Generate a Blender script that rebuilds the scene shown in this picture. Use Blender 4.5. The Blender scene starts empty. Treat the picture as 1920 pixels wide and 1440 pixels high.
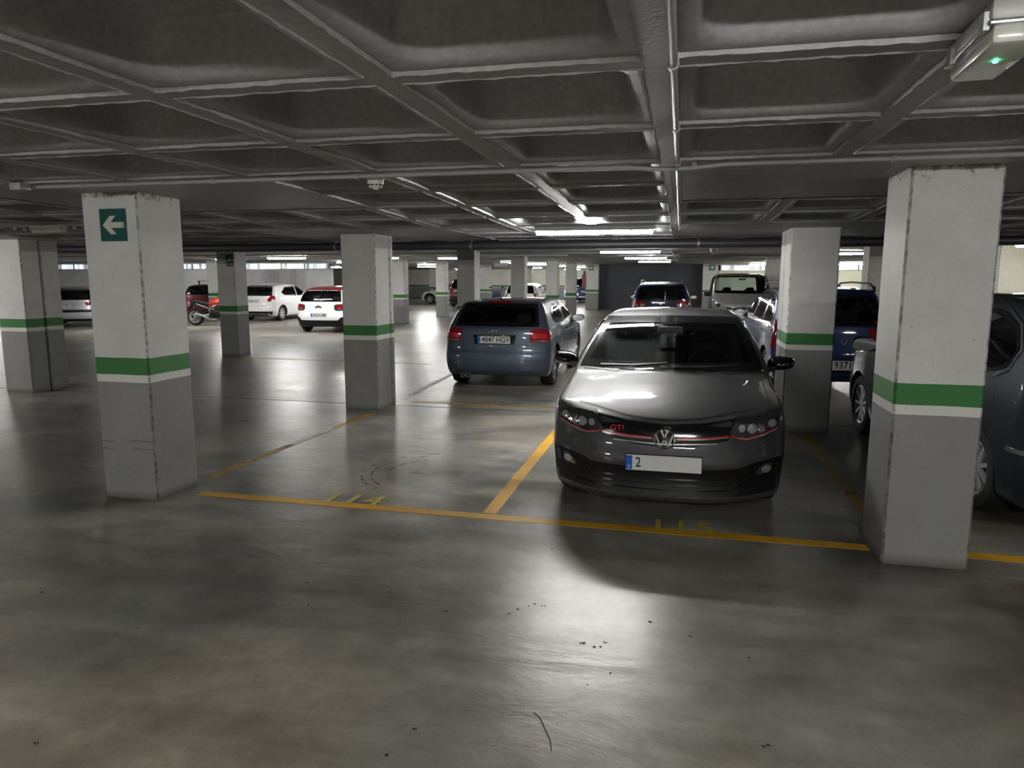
import bpy, bmesh, math, random
import numpy as np
from mathutils import Vector, Matrix
from mathutils.bvhtree import BVHTree
from mathutils.geometry import delaunay_2d_cdt

PI = math.pi
R = math.radians
SC = bpy.context.scene
COL = SC.collection
rnd = random.Random(7)

# ------------------------------------------------------------------ helpers
def tag(o, label=None, cat=None, group=None, kind=None):
    if label: o['label'] = label
    if cat: o['category'] = cat
    if group: o['group'] = group
    if kind: o['kind'] = kind
    return o

def empty(name, loc=(0, 0, 0), rz=0.0):
    o = bpy.data.objects.new(name, None)
    o.empty_display_size = .2
    COL.objects.link(o)
    o.location = loc
    o.rotation_euler = (0, 0, rz)
    return o

def link(name, me, mat=None, parent=None, smooth=None):
    if mat is not None:
        ms = mat if isinstance(mat, (list, tuple)) else [mat]
        if len(me.materials) == 0:
            for m in ms: me.materials.append(m)
    if smooth is not None:
        me.polygons.foreach_set('use_smooth', [True] * len(me.polygons))
        me.update()
        me.set_sharp_from_angle(angle=R(smooth))
    o = bpy.data.objects.new(name, me)
    COL.objects.link(o)
    if parent is not None: o.parent = parent
    return o

def mesh(verts, faces, name='m'):
    me = bpy.data.meshes.new(name)
    me.from_pydata([tuple(v) for v in verts], [], [tuple(f) for f in faces])
    me.update()
    return me

class MB:
    """collects simple solids into one mesh"""
    def __init__(s): s.v = []; s.f = []
    def add(s, vs, fs):
        n = len(s.v); s.v += [tuple(v) for v in vs]; s.f += [tuple(i + n for i in f) for f in fs]; return s
    def box(s, c, d, rot=None):
        x, y, z = d[0] / 2, d[1] / 2, d[2] / 2
        vs = [Vector(p) for p in [(-x,-y,-z),(x,-y,-z),(x,y,-z),(-x,y,-z),(-x,-y,z),(x,-y,z),(x,y,z),(-x,y,z)]]
        if rot is not None: vs = [rot @ v for v in vs]
        vs = [v + Vector(c) for v in vs]
        return s.add(vs, [(0,3,2,1),(4,5,6,7),(0,1,5,4),(1,2,6,5),(2,3,7,6),(3,0,4,7)])
    def cbox(s, c, d, b=.01, rot=None):
        """box with chamfered edges"""
        bm = bmesh.new(); bmesh.ops.create_cube(bm, size=1)
        for v in bm.verts: v.co = Vector((v.co.x * d[0], v.co.y * d[1], v.co.z * d[2]))
        bmesh.ops.bevel(bm, geom=bm.edges[:], offset=b, segments=2, affect='EDGES', profile=.5)
        return s.bm(bm, Matrix.Translation(c) @ (rot.to_4x4() if rot is not None else Matrix.Identity(4)))
    def bm(s, bm, mtx=None):
        bm.verts.index_update()
        vs = [(mtx @ v.co) if mtx is not None else v.co.copy() for v in bm.verts]
        fs = [[v.index for v in f.verts] for f in bm.faces]
        bm.free(); return s.add(vs, fs)
    def tube(s, pts, r, n=8, cap=True):
        pts = [Vector(p) for p in pts]; m = len(pts)
        rs = r if isinstance(r, (list, tuple)) else [r] * m
        base = len(s.v); up = None
        for i, p in enumerate(pts):
            t = (pts[min(i + 1, m - 1)] - pts[max(i - 1, 0)]).normalized()
            if up is None:
                up = Vector((0, 0, 1)) if abs(t.z) < .9 else Vector((1, 0, 0))
            a = t.cross(up)
            if a.length < 1e-5: a = t.cross(Vector((0, 1, 0)))
            a.normalize(); b = a.cross(t).normalized(); up = b
            for k in range(n):
                th = 2 * PI * k / n
                s.v.append(tuple(p + a * math.cos(th) * rs[i] + b * math.sin(th) * rs[i]))
        for i in range(m - 1):
            for k in range(n):
                k2 = (k + 1) % n
                s.f.append((base + i*n + k, base + i*n + k2, base + (i+1)*n + k2, base + (i+1)*n + k))
        if cap:
            s.f.append(tuple(base + k for k in range(n))[::-1]); s.f.append(tuple(base + (m-1)*n + k for k in range(n)))
        return s
    def lathe(s, prof, n=32, axis='X', c=(0,0,0), closed=False):
        """prof: list of (axial, radius)"""
        base = len(s.v); m = len(prof)
        for (a, r) in prof:
            for k in range(n):
                th = 2 * PI * k / n; u, w = r * math.cos(th), r * math.sin(th)
                p = (a, u, w) if axis == 'X' else ((u, a, w) if axis == 'Y' else (u, w, a))
                s.v.append((p[0] + c[0], p[1] + c[1], p[2] + c[2]))
        rng = m if closed else m - 1
        for i in range(rng):
            i2 = (i + 1) % m
            for k in range(n):
                k2 = (k + 1) % n
                s.f.append((base + i*n + k, base + i*n + k2, base + i2*n + k2, base + i2*n + k))
        if not closed:
            if prof[0][1] > 1e-4: s.f.append(tuple(base + k for k in range(n))[::-1])
            if prof[-1][1] > 1e-4: s.f.append(tuple(base + (m-1)*n + k for k in range(n)))
        return s
    def ball(s, c, d, n=12, m=8, rot=None):
        base = len(s.v)
        vs = []; fs = []
        for i in range(m + 1):
            ph = PI * i / m
            for k in range(n):
                th = 2 * PI * k / n
                v = Vector((math.sin(ph) * math.cos(th) * d[0] / 2, math.sin(ph) * math.sin(th) * d[1] / 2, math.cos(ph) * d[2] / 2))
                if rot is not None: v = rot @ v
                vs.append(v + Vector(c))
        for i in range(m):
            for k in range(n):
                k2 = (k + 1) % n
                fs.append((i*n + k, (i+1)*n + k, (i+1)*n + k2, i*n + k2))
        return s.add(vs, fs)
    def prism(s, poly, y0, y1, axis='Y'):
        """poly in (x,z) extruded along y (axis Y), or (x,y) along z, or (y,z) along x"""
        n = len(poly)
        def P(p, t):
            return (p[0], t, p[1]) if axis == 'Y' else ((p[0], p[1], t) if axis == 'Z' else (t, p[0], p[1]))
        vs = [P(p, y0) for p in poly] + [P(p, y1) for p in poly]
        fs = [tuple(range(n)), tuple(range(2*n - 1, n - 1, -1))] + [(i, i + n, (i+1) % n + n, (i+1) % n) for i in range(n)]
        return s.add(vs, fs)
    def build(s, name, mat, parent=None, smooth=None, fix=True):
        me = mesh(s.v, s.f, name)
        if fix:
            bm = bmesh.new(); bm.from_mesh(me)
            bmesh.ops.remove_doubles(bm, verts=bm.verts[:], dist=1e-5)
            bmesh.ops.recalc_face_normals(bm, faces=bm.faces[:]); bm.to_mesh(me); bm.free()
        return link(name, me, mat, parent, smooth)

def pchip(pts):
    xs = np.array([p[0] for p in pts], float); ys = np.array([p[1] for p in pts], float)
    h = np.diff(xs); d = np.diff(ys) / h
    m = np.zeros(len(xs)); m[0] = d[0]; m[-1] = d[-1]
    for i in range(1, len(xs) - 1):
        if d[i-1] * d[i] > 0:
            w1 = 2*h[i] + h[i-1]; w2 = h[i] + 2*h[i-1]
            m[i] = (w1 + w2) / (w1 / d[i-1] + w2 / d[i])
    def f(x):
        x = np.clip(np.asarray(x, float), xs[0], xs[-1])
        i = np.clip(np.searchsorted(xs, x) - 1, 0, len(xs) - 2)
        t = (x - xs[i]) / h[i]
        return ((2*t**3 - 3*t**2 + 1) * ys[i] + (t**3 - 2*t**2 + t) * h[i] * m[i] +
                (-2*t**3 + 3*t**2) * ys[i+1] + (t**3 - t**2) * h[i] * m[i+1])
    return f

# ------------------------------------------------------------------ materials
def nmat(name):
    m = bpy.data.materials.new(name); m.use_nodes = True
    nt = m.node_tree; return m, nt, nt.nodes, nt.links, nt.nodes['Principled BSDF']

def pm(name, col, rough=.5, metal=0.0, coat=0.0, spec=.5, emit=None, es=0, noise=0, nscale=40, bump=0, coatr=.03):
    m, nt, N, L, b = nmat(name)
    b.inputs['Base Color'].default_value = (*col, 1)
    b.inputs['Roughness'].default_value = rough
    b.inputs['Metallic'].default_value = metal
    b.inputs['Coat Weight'].default_value = coat
    b.inputs['Coat Roughness'].default_value = coatr
    b.inputs['Specular IOR Level'].default_value = spec
    if emit:
        b.inputs['Emission Color'].default_value = (*emit, 1); b.inputs['Emission Strength'].default_value = es
    if noise or bump:
        tc = N.new('ShaderNodeTexCoord'); nz = N.new('ShaderNodeTexNoise')
        nz.inputs['Scale'].default_value = nscale; nz.inputs['Detail'].default_value = 5
        L.new(tc.outputs['Object'], nz.inputs['Vector'])
        if noise:
            mr = N.new('ShaderNodeMapRange'); mr.inputs[3].default_value = 1 - noise; mr.inputs[4].default_value = 1 + noise
            L.new(nz.outputs['Fac'], mr.inputs[0])
            mx = N.new('ShaderNodeVectorMath'); mx.operation = 'SCALE'; mx.inputs[0].default_value = col
            L.new(mr.outputs[0], mx.inputs['Scale']); L.new(mx.outputs[0], b.inputs['Base Color'])
        if bump:
            bp = N.new('ShaderNodeBump'); bp.inputs['Strength'].default_value = bump; bp.inputs['Distance'].default_value = .01
            L.new(nz.outputs['Fac'], bp.inputs['Height']); L.new(bp.outputs[0], b.inputs['Normal'])
    return m

def paint(name, col, metal=.3, rough=.5):
    metal = min(metal, .45)
    """car paint: clear coat over colour; the inside of the shell is dark lining"""
    m, nt, N, L, b = nmat(name)
    b.inputs['Base Color'].default_value = (*col, 1); b.inputs['Metallic'].default_value = metal
    b.inputs['Roughness'].default_value = rough; b.inputs['Coat Weight'].default_value = 1
    b.inputs['Coat Roughness'].default_value = .04
    tc = N.new('ShaderNodeTexCoord'); nz = N.new('ShaderNodeTexNoise'); nz.inputs['Scale'].default_value = 3; nz.inputs['Detail'].default_value = 6
    L.new(tc.outputs['Object'], nz.inputs['Vector'])
    mr = N.new('ShaderNodeMapRange'); mr.inputs[1].default_value = .3; mr.inputs[2].default_value = .75
    mr.inputs[3].default_value = .02; mr.inputs[4].default_value = .07
    L.new(nz.outputs['Fac'], mr.inputs[0]); L.new(mr.outputs[0], b.inputs['Coat Roughness'])
    g = N.new('ShaderNodeNewGeometry'); d = N.new('ShaderNodeBsdfDiffuse'); d.inputs[0].default_value = (.012, .012, .013, 1)
    mx = N.new('ShaderNodeMixShader'); L.new(g.outputs['Backfacing'], mx.inputs[0]); L.new(b.outputs[0], mx.inputs[1]); L.new(d.outputs[0], mx.inputs[2])
    L.new(mx.outputs[0], N['Material Output'].inputs['Surface'])
    return m

def glassmat(name, tint=(.55, .62, .6), refl=1.5):
    """thin car window: tinted see-through pane with a mirror-like surface"""
    m, nt, N, L, b = nmat(name); N.remove(b)
    tr = N.new('ShaderNodeBsdfTransparent'); tr.inputs[0].default_value = (*tint, 1)
    gl = N.new('ShaderNodeBsdfGlossy'); gl.inputs['Roughness'].default_value = .02; gl.inputs[0].default_value = (.95, .97, 1, 1)
    fr = N.new('ShaderNodeFresnel'); fr.inputs[0].default_value = refl
    mx = N.new('ShaderNodeMixShader'); L.new(fr.outputs[0], mx.inputs[0]); L.new(tr.outputs[0], mx.inputs[1]); L.new(gl.outputs[0], mx.inputs[2])
    L.new(mx.outputs[0], N['Material Output'].inputs['Surface'])
    return m

M = {}
M['black'] = pm('black_plastic', (.006, .006, .0065), .5, spec=.3)
M['gloss'] = pm('gloss_black', (.006, .006, .007), .12, coat=.6)
M['rubber'] = pm('tyre_rubber', (.012, .012, .012), .75, noise=.3, nscale=60)
M['alloy'] = pm('alloy_rim', (.50, .51, .53), .35, metal=.35)
M['alloydark'] = pm('dark_alloy_rim', (.20, .20, .21), .35, metal=.4)
M['chrome'] = pm('chrome', (.75, .76, .78), .12, metal=1)
M['satin'] = pm('satin_metal', (.45, .46, .48), .3, metal=.9)
M['redlens'] = pm('red_lens', (.22, .006, .012), .12, coat=1)
M['redlensb'] = pm('bright_red_lens', (.27, .008, .016), .12, coat=1)
M['redtrim'] = pm('red_trim', (.45, .015, .02), .3)
M['clearlens'] = pm('clear_lens', (.55, .56, .58), .1, metal=.6, coat=1)
M['lampdark'] = pm('smoked_lamp', (.03, .03, .035), .06, coat=1)
M['window'] = pm('dark_window_glass', (.008, .011, .012), .04, coat=1)
M['plate'] = pm('plate_white', (.62, .62, .6), .4)
M['plateblue'] = pm('plate_blue', (.01, .1, .5), .4)
M['ink'] = pm('plate_ink', (.01, .01, .012), .5)
M['glassc'] = glassmat('window_glass_clear', (.68, .76, .76), 1.7)
M['glasst'] = glassmat('window_glass_tinted', (.68, .78, .77), 1.6)
M['seat'] = pm('seat_fabric', (.009, .009, .010), .9)
M['dash'] = pm('dashboard_plastic', (.03, .031, .033), .6)
M['steel'] = pm('galvanised_steel', (.32, .33, .34), .35, metal=.8, noise=.15, nscale=20)
M['pvc'] = pm('grey_pvc', (.30, .30, .30), .4, noise=.1, nscale=8)
M['pvcdark'] = pm('dark_grey_pvc', (.035, .037, .045), .4)
M['plasticw'] = pm('white_plastic', (.7, .7, .68), .45)
M['lampbody'] = pm('lamp_housing', (.33, .33, .32), .45)
M['lens'] = pm('lamp_diffuser_off', (.42, .43, .38), .25, coat=.5, noise=.08, nscale=30)
M['seam'] = pm('panel_gap', (.004, .004, .004), .6)

# ------------------------------------------------------------------ text
def text_mesh(body, size, depth=.002, bold=0.0):
    cu = bpy.data.curves.new('t', 'FONT'); cu.body = body; cu.size = size
    cu.extrude = depth; cu.offset = bold; cu.align_x = 'CENTER'; cu.align_y = 'CENTER'; cu.resolution_u = 3
    o = bpy.data.objects.new('t', cu); COL.objects.link(o)
    dg = bpy.context.evaluated_depsgraph_get(); dg.update()
    me = bpy.data.meshes.new_from_object(o.evaluated_get(dg))
    bpy.data.objects.remove(o); bpy.data.curves.remove(cu)
    me.materials.clear()
    return me

def put_text(name, body, size, loc, facing, mat, parent=None, depth=.002, bold=0.0, sx=1.0, tilt=0.0):
    """facing: 'F' reads from +y, 'B' reads from -y, 'U' lies on the floor reading from -y"""
    me = text_mesh(body, size, depth, bold)
    S = Matrix.Diagonal((sx, 1, 1, 1))
    if facing == 'B': Rm = Matrix.Rotation(R(90) + tilt, 4, 'X')
    elif facing == 'F': Rm = Matrix.Rotation(PI, 4, 'Z') @ Matrix.Rotation(R(90) + tilt, 4, 'X')
    else: Rm = Matrix.Identity(4)
    me.transform(Matrix.Translation(loc) @ Rm @ S)
    return link(name, me, mat, parent)
# ------------------------------------------------------------------ garage geometry
_hc = pchip([(-10, 2.36), (4.4, 2.36), (8.6, 2.285), (14.3, 2.345), (25.8, 2.44), (40, 2.49), (60, 2.5)])
def HC(y): return float(_hc(y))
X0, PX = -.09, .864        # long ribs
Y0, PY = 2.26, .923        # cross ribs
ROOM = (-36.0, 17.0, -7.0, 63.0)

# (cx, cy, sx, sy, label, sign)
COLS = [
 (-4.185, 4.895, .49, .49, 'white square column with a green arrow sign, left foreground'),
 (1.485, 4.85, .48, .49, 'big white square column with green band, right of the dark grey hatchback front'),
 (-4.07, 8.865, .48, .44, 'white square column left of the grey hatchback seen from behind'),
 (1.42, 8.82, .51, .44, 'white square column directly behind the right side of the dark hatchback'),
 (-9.735, 8.92, .50, .32, 'front half of the split column at the far left edge'),
 (-9.735, 9.27, .50, .32, 'rear half of the split column at the far left edge, dark joint between'),
 (-4.055, 9.17, .46, .10, 'thin twin strip of column against the rear of the column left of the grey hatchback'),
 (1.40, 9.27, .46, .38, 'twin column just behind the column right of the dark hatchback'),
 (-9.80, 14.35, .44, .46, 'slim white column beside the red motorcycle, small exit sign on it'),
 (-4.62, 15.45, .40, .46, 'grey-white column rising behind the left end of the grey hatchback roof'),
 (-10.45, 25.9, .46, .46, 'white column with green band right of the white hatchback with red roof'),
 (-10.55, 31.1, .46, .46, 'white column in front of the silver car seen from the side'),
 (-4.72, 21.0, .42, .46, 'pale column above the right of the grey hatchback roof, right of the white car'),
 (-4.62, 26.2, .42, .46, 'second pale column above the grey hatchback roof, green band low on it'),
 (-4.62, 30.7, .42, .46, 'pale column just left of the far dark blue car'),
 (-4.85, 40.2, .72, .5, 'broad white column with arrow sign at the left end of the dark wall'),
 (1.45, 40.2, .80, .5, 'cream column with right arrow sign at the right end of the dark wall'),
 (-11.0, 40.0, .66, .5, 'far column with green band under the left end of the hanging sign'),
 (-18.85, 26.5, .5, .5, 'bright white column behind the red motorcycle handlebar'),
 (-18.6, 31.6, .62, .5, 'pilaster on the left rear wall behind the white hatchbacks'),
 (2.94, 25.4, .5, .5, 'pale column rising behind the roof of the silver van'),
 (3.5, 14.4, .5, .5, 'pale column behind the blue car with roof rails'),
 (5.87, 15.2, .5, .5, 'cream column at the right edge behind the big white column'),
 (-17.2, 49.0, .6, .5, 'far white column on the left behind the silver car'),
 (-9.9, 46.5, .7, .5, 'far cream column behind the blue scooter'),
 (-7.3, 48.5, .7, .5, 'far column left of the light blue car'),
]

def colmat(edge=False):
    m, nt, N, L, b = nmat('column_paint_edge' if edge else 'column_paint')
    g = N.new('ShaderNodeNewGeometry'); sx = N.new('ShaderNodeSeparateXYZ'); L.new(g.outputs['Position'], sx.inputs[0])
    # bands by height
    nzl = N.new('ShaderNodeTexNoise'); nzl.inputs['Scale'].default_value = 3; L.new(g.outputs['Position'], nzl.inputs['Vector'])
    wob = N.new('ShaderNodeMath'); wob.operation = 'MULTIPLY_ADD'; wob.inputs[1].default_value = .012; L.new(nzl.outputs['Fac'], wob.inputs[0]); L.new(sx.outputs['Z'], wob.inputs[2])
    cr = N.new('ShaderNodeValToRGB'); cr.color_ramp.interpolation = 'CONSTANT'
    dv = N.new('ShaderNodeMath'); dv.operation = 'DIVIDE'; dv.inputs[1].default_value = 3.0; L.new(wob.outputs[0], dv.inputs[0]); L.new(dv.outputs[0], cr.inputs[0])
    e = cr.color_ramp.elements
    e[0].position = 0; e[0].color = (.235, .235, .23, 1)
    e[1].position = .937/3; e[1].color = (.64, .64, .61, 1)
    a = e.new(.992/3); a.color = (.032, .17, .035, 1)
    a = e.new(1.122/3); a.color = (.60, .60, .585, 1)
    # dirt and pits
    n1 = N.new('ShaderNodeTexNoise'); n1.inputs['Scale'].default_value = 2.2; n1.inputs['Detail'].default_value = 8; n1.inputs['Roughness'].default_value = .65
    L.new(g.outputs['Position'], n1.inputs['Vector'])
    r1 = N.new('ShaderNodeMapRange'); r1.inputs[1].default_value = .3; r1.inputs[2].default_value = .7; r1.inputs[3].default_value = .86; r1.inputs[4].default_value = 1.05
    L.new(n1.outputs['Fac'], r1.inputs[0])
    n2 = N.new('ShaderNodeTexNoise'); n2.inputs['Scale'].default_value = 130; n2.inputs['Detail'].default_value = 3; L.new(g.outputs['Position'], n2.inputs['Vector'])
    r2 = N.new('ShaderNodeMapRange'); r2.inputs[1].default_value = .3; r2.inputs[2].default_value = .7; r2.inputs[3].default_value = .93; r2.inputs[4].default_value = 1.04
    L.new(n2.outputs['Fac'], r2.inputs[0])
    vo = N.new('ShaderNodeTexVoronoi'); vo.inputs['Scale'].default_value = 9; vo.inputs['Randomness'].default_value = 1; L.new(g.outputs['Position'], vo.inputs['Vector'])
    r3 = N.new('ShaderNodeMapRange'); r3.inputs[1].default_value = .03; r3.inputs[2].default_value = .075; r3.inputs[3].default_value = .55; r3.inputs[4].default_value = 1
    L.new(vo.outputs['Distance'], r3.inputs[0])
    # grime where the column meets the floor, patchy darkening towards the ceiling
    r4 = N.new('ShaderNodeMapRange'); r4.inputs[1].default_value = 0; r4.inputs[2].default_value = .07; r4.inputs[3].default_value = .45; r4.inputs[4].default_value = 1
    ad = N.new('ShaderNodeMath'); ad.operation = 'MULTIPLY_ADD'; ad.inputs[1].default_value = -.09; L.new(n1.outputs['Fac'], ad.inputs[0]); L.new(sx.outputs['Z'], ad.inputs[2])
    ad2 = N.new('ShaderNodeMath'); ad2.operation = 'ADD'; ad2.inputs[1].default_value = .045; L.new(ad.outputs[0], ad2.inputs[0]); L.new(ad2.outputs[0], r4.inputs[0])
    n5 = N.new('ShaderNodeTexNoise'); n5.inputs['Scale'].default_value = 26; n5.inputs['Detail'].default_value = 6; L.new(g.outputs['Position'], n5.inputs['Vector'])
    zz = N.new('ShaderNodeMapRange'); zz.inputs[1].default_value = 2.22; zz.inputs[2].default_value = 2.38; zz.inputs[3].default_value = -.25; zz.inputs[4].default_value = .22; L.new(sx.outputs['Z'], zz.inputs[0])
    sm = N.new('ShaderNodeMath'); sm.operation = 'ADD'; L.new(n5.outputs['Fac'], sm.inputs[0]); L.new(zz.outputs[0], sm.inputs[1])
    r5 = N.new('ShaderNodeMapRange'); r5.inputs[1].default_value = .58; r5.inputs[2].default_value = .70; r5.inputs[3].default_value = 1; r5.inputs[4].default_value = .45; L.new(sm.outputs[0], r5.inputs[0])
    p = None
    r6 = N.new('ShaderNodeMapRange'); r6.inputs[1].default_value = .42; r6.inputs[2].default_value = .62; r6.inputs[3].default_value = 1 if not edge else .92; r6.inputs[4].default_value = 1 if not edge else .38; L.new(n5.outputs['Fac'], r6.inputs[0])
    for r in (r1, r2, r3, r4, r5, r6):
        if p is None: p = r.outputs[0]
        else:
            mm = N.new('ShaderNodeMath'); mm.operation = 'MULTIPLY'; L.new(p, mm.inputs[0]); L.new(r.outputs[0], mm.inputs[1]); p = mm.outputs[0]
    vs = N.new('ShaderNodeVectorMath'); vs.operation = 'SCALE'; L.new(cr.outputs[0], vs.inputs[0]); L.new(p, vs.inputs['Scale'])
    L.new(vs.outputs[0], b.inputs['Base Color']); b.inputs['Roughness'].default_value = .6
    bp = N.new('ShaderNodeBump'); bp.inputs['Strength'].default_value = .25; bp.inputs['Distance'].default_value = .004
    mx = N.new('ShaderNodeMath'); mx.operation = 'ADD'; L.new(n2.outputs['Fac'], mx.inputs[0]); L.new(r3.outputs[0], mx.inputs[1])
    L.new(mx.outputs[0], bp.inputs['Height']); L.new(bp.outputs[0], b.inputs['Normal'])
    return m
M['dirtmark'] = pm('scrape_dirt', (.06, .058, .055), .8)
M['column'] = colmat(); M['columnedge'] = colmat(True)

def build_column(cx, cy, sx, sy, label):
    h = HC(cy) + .06
    if abs(cx + 18.6) < .1: h = 2.16
    r = .014
    hx, hy = sx/2, sy/2
    poly = [(-hx + r, -hy), (hx - r, -hy), (hx, -hy + r), (hx, hy - r), (hx - r, hy), (-hx + r, hy), (-hx, hy - r), (-hx, -hy + r)]
    mb = MB(); rr = random.Random(int(cx*100) + int(cy*10))
    zs = [0, .05, .3, .6, .9, 1.3, 1.7, 2.1, h]
    base = []
    for z in zs:
        dx, dy = rr.uniform(-.002, .002), rr.uniform(-.002, .002)
        for (x, y) in poly: base.append((x + dx, y + dy, z))
    n = len(poly); fs = []
    for i in range(len(zs) - 1):
        for k in range(n):
            fs.append((i*n + k, i*n + (k+1) % n, (i+1)*n + (k+1) % n, (i+1)*n + k))
    fs.append(tuple(range(n))[::-1]); fs.append(tuple((len(zs)-1)*n + k for k in range(n)))
    mb.add(base, fs)
    o = mb.build('concrete_column', [M['column'], M['columnedge']])
    for p in o.data.polygons:
        if min(abs(p.normal.x), abs(p.normal.y)) > .4: p.material_index = 1
    o.location = (cx, cy, 0)
    return tag(o, label, 'column', 'garage columns')
for c in COLS: build_column(*c)

# ---------------- ceiling: waffle slab
def ceilmat():
    m, nt, N, L, b = nmat('ceiling_concrete')
    g = N.new('ShaderNodeNewGeometry')
    n1 = N.new('ShaderNodeTexNoise'); n1.inputs['Scale'].default_value = 1.5; n1.inputs['Detail'].default_value = 8; L.new(g.outputs['Position'], n1.inputs['Vector'])
    n2 = N.new('ShaderNodeTexNoise'); n2.inputs['Scale'].default_value = 45; n2.inputs['Detail'].default_value = 6; L.new(g.outputs['Position'], n2.inputs['Vector'])
    r1 = N.new('ShaderNodeMapRange'); r1.inputs[1].default_value = .3; r1.inputs[2].default_value = .7; r1.inputs[3].default_value = .8; r1.inputs[4].default_value = 1.18; L.new(n1.outputs['Fac'], r1.inputs[0])
    r2 = N.new('ShaderNodeMapRange'); r2.inputs[1].default_value = .3; r2.inputs[2].default_value = .7; r2.inputs[3].default_value = .85; r2.inputs[4].default_value = 1.12; L.new(n2.outputs['Fac'], r2.inputs[0])
    mm = N.new('ShaderNodeMath'); mm.operation = 'MULTIPLY'; L.new(r1.outputs[0], mm.inputs[0]); L.new(r2.outputs[0], mm.inputs[1])
    vs = N.new('ShaderNodeVectorMath'); vs.operation = 'SCALE'; vs.inputs[0].default_value = (.275, .277, .286); L.new(mm.outputs[0], vs.inputs['Scale'])
    L.new(vs.outputs[0], b.inputs['Base Color']); b.inputs['Roughness'].default_value = .5
    bp = N.new('ShaderNodeBump'); bp.inputs['Strength'].default_value = .35; bp.inputs['Distance'].default_value = .006
    L.new(n2.outputs['Fac'], bp.inputs['Height']); L.new(bp.outputs[0], b.inputs['Normal'])
    return m
M['ceiling'] = ceilmat()

def rloop(hx, hy, r, n):
    pts = []
    for (cx, cy, a0) in ((hx - r, hy - r, 0), (-hx + r, hy - r, 90), (-hx + r, -hy + r, 180), (hx - r, -hy + r, 270)):
        for k in range(n + 1):
            a = R(a0 + 90*k/n); pts.append((cx + r*math.cos(a), cy + r*math.sin(a)))
    return pts

def build_ceiling():
    V = []; F = []
    def addv(x, y, z): V.append((x, y, z + HC(y))); return len(V) - 1
    S = .050   # half width of the poured joint between two moulds
    prof = [(.012, .004, .03), (.044, .009, .085), (.058, .020, .10), (.068, .038, .11), (.075, .062, .115), (.092, .150, .13), (.112, .180, .14), (.165, .192, .16)]
    ix0, ix1 = int((ROOM[0] - X0)/PX) - 1, int((ROOM[1] - X0)/PX) + 1
    iy0, iy1 = int((ROOM[2] - Y0)/PY) - 1, int((ROOM[3] - Y0)/PY) + 1
    for iy in range(iy0, iy1):
        for ix in range(ix0, ix1):
            cx, cy = X0 + PX*(ix + .5), Y0 + PY*(iy + .5)
            hx, hy = PX/2 - S, PY/2 - S
            solid = any(abs(cx - c[0]) < 1.22 and abs(cy - c[1]) < 1.15 for c in COLS) or cy > 34 or cy < -5
            near = cy < 11 and -9 < cx < 5
            depth = cx*-.228 + cy*.9735
            vis = abs(cx*.9735 + cy*.228 - 0) < .8*max(depth, 0) + 2.5
            if solid or not vis:
                a = [addv(cx + sx*PX/2, cy + sy*PY/2, 0) for sx, sy in ((-1,-1),(-1,1),(1,1),(1,-1))]
                F.append(tuple(a)); continue
            n = 5 if near else 1
            # joint frame (slightly proud)
            jit = .0022 if near else 0
            o = [addv(cx + sx*PX/2, cy + sy*PY/2, -.004) for sx, sy in ((1,1),(-1,1),(-1,-1),(1,-1))]
            if near:
                # ragged edge of the joint
                ring = []; per = 22
                cs = [(hx, hy), (-hx, hy), (-hx, -hy), (hx, -hy)]
                seg = []
                for q in range(4):
                    (ax, ay), (bx, by) = cs[q], cs[(q+1) % 4]
                    for k in range(per):
                        t = k/per; w = rnd.uniform(-1, 1)*.0024 if k else 0
                        nx, ny = (ay - by), (bx - ax); l = math.hypot(nx, ny)
                        ring.append((ax + (bx-ax)*t + nx/l*w, ay + (by-ay)*t + ny/l*w))
                lo = [addv(cx + x*1.012, cy + y*1.012, -.004) for x, y in ring]
                rj = [addv(cx + x*1.003, cy + y*1.003, -.0065 - rnd.uniform(0, .005)) for x, y in ring]
                hi = [addv(cx + x*.994, cy + y*.994, .006) for x, y in ring]
                m_ = len(ring)
                for k in range(m_):
                    F.append((lo[k], rj[k], rj[(k+1) % m_], lo[(k+1) % m_])); F.append((rj[k], hi[k], hi[(k+1) % m_], rj[(k+1) % m_]))
                for q in range(4):
                    F.append(tuple([o[q]] + [lo[(q*per + k) % m_] for k in range(per + 1)] + [o[(q+1) % 4]]))
                prev = hi
            else:
                prev = [addv(cx + sx*hx, cy + sy*hy, .004) for sx, sy in ((1,1),(-1,1),(-1,-1),(1,-1))]
                for q in range(4): F.append((o[q], prev[q], prev[(q+1) % 4], o[(q+1) % 4]))
            first = True
            for (ins, z, r) in prof:
                lp = [addv(cx + x, cy + y, z) for x, y in rloop(hx - ins, hy - ins, r, n)]
                c = len(lp)
                if first:
                    # fan between the straight ring and the rounded loop
                    mp = len(prev)
                    def ang(i): return math.atan2(V[i][1] - cy, V[i][0] - cx)
                    # triangulate by walking both loops
                    A = sorted(prev, key=lambda i: ang(i) % (2*PI)); B = sorted(lp, key=lambda i: ang(i) % (2*PI))
                    i = j = 0
                    while i < len(A) or j < len(B):
                        ta = (ang(A[(i+1) % len(A)]) % (2*PI)) + (2*PI if i + 1 >= len(A) else 0)
                        tb = (ang(B[(j+1) % len(B)]) % (2*PI)) + (2*PI if j + 1 >= len(B) else 0)
                        if j >= len(B) or (i < len(A) and ta <= tb):
                            F.append((A[i % len(A)], B[j % len(B)], A[(i+1) % len(A)])); i += 1
                        else:
                            F.append((A[i % len(A)], B[j % len(B)], B[(j+1) % len(B)])); j += 1
                    first = False
                else:
                    for k in range(c): F.append((prev[k], lp[k], lp[(k+1) % c], prev[(k+1) % c]))
                prev = lp
            F.append(tuple(prev[::-1]))
    me = mesh(V, F, 'ceiling')
    o = link('ceiling', me, M['ceiling'], None, 40)
    tag(o, kind='structure')
build_ceiling()
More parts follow.
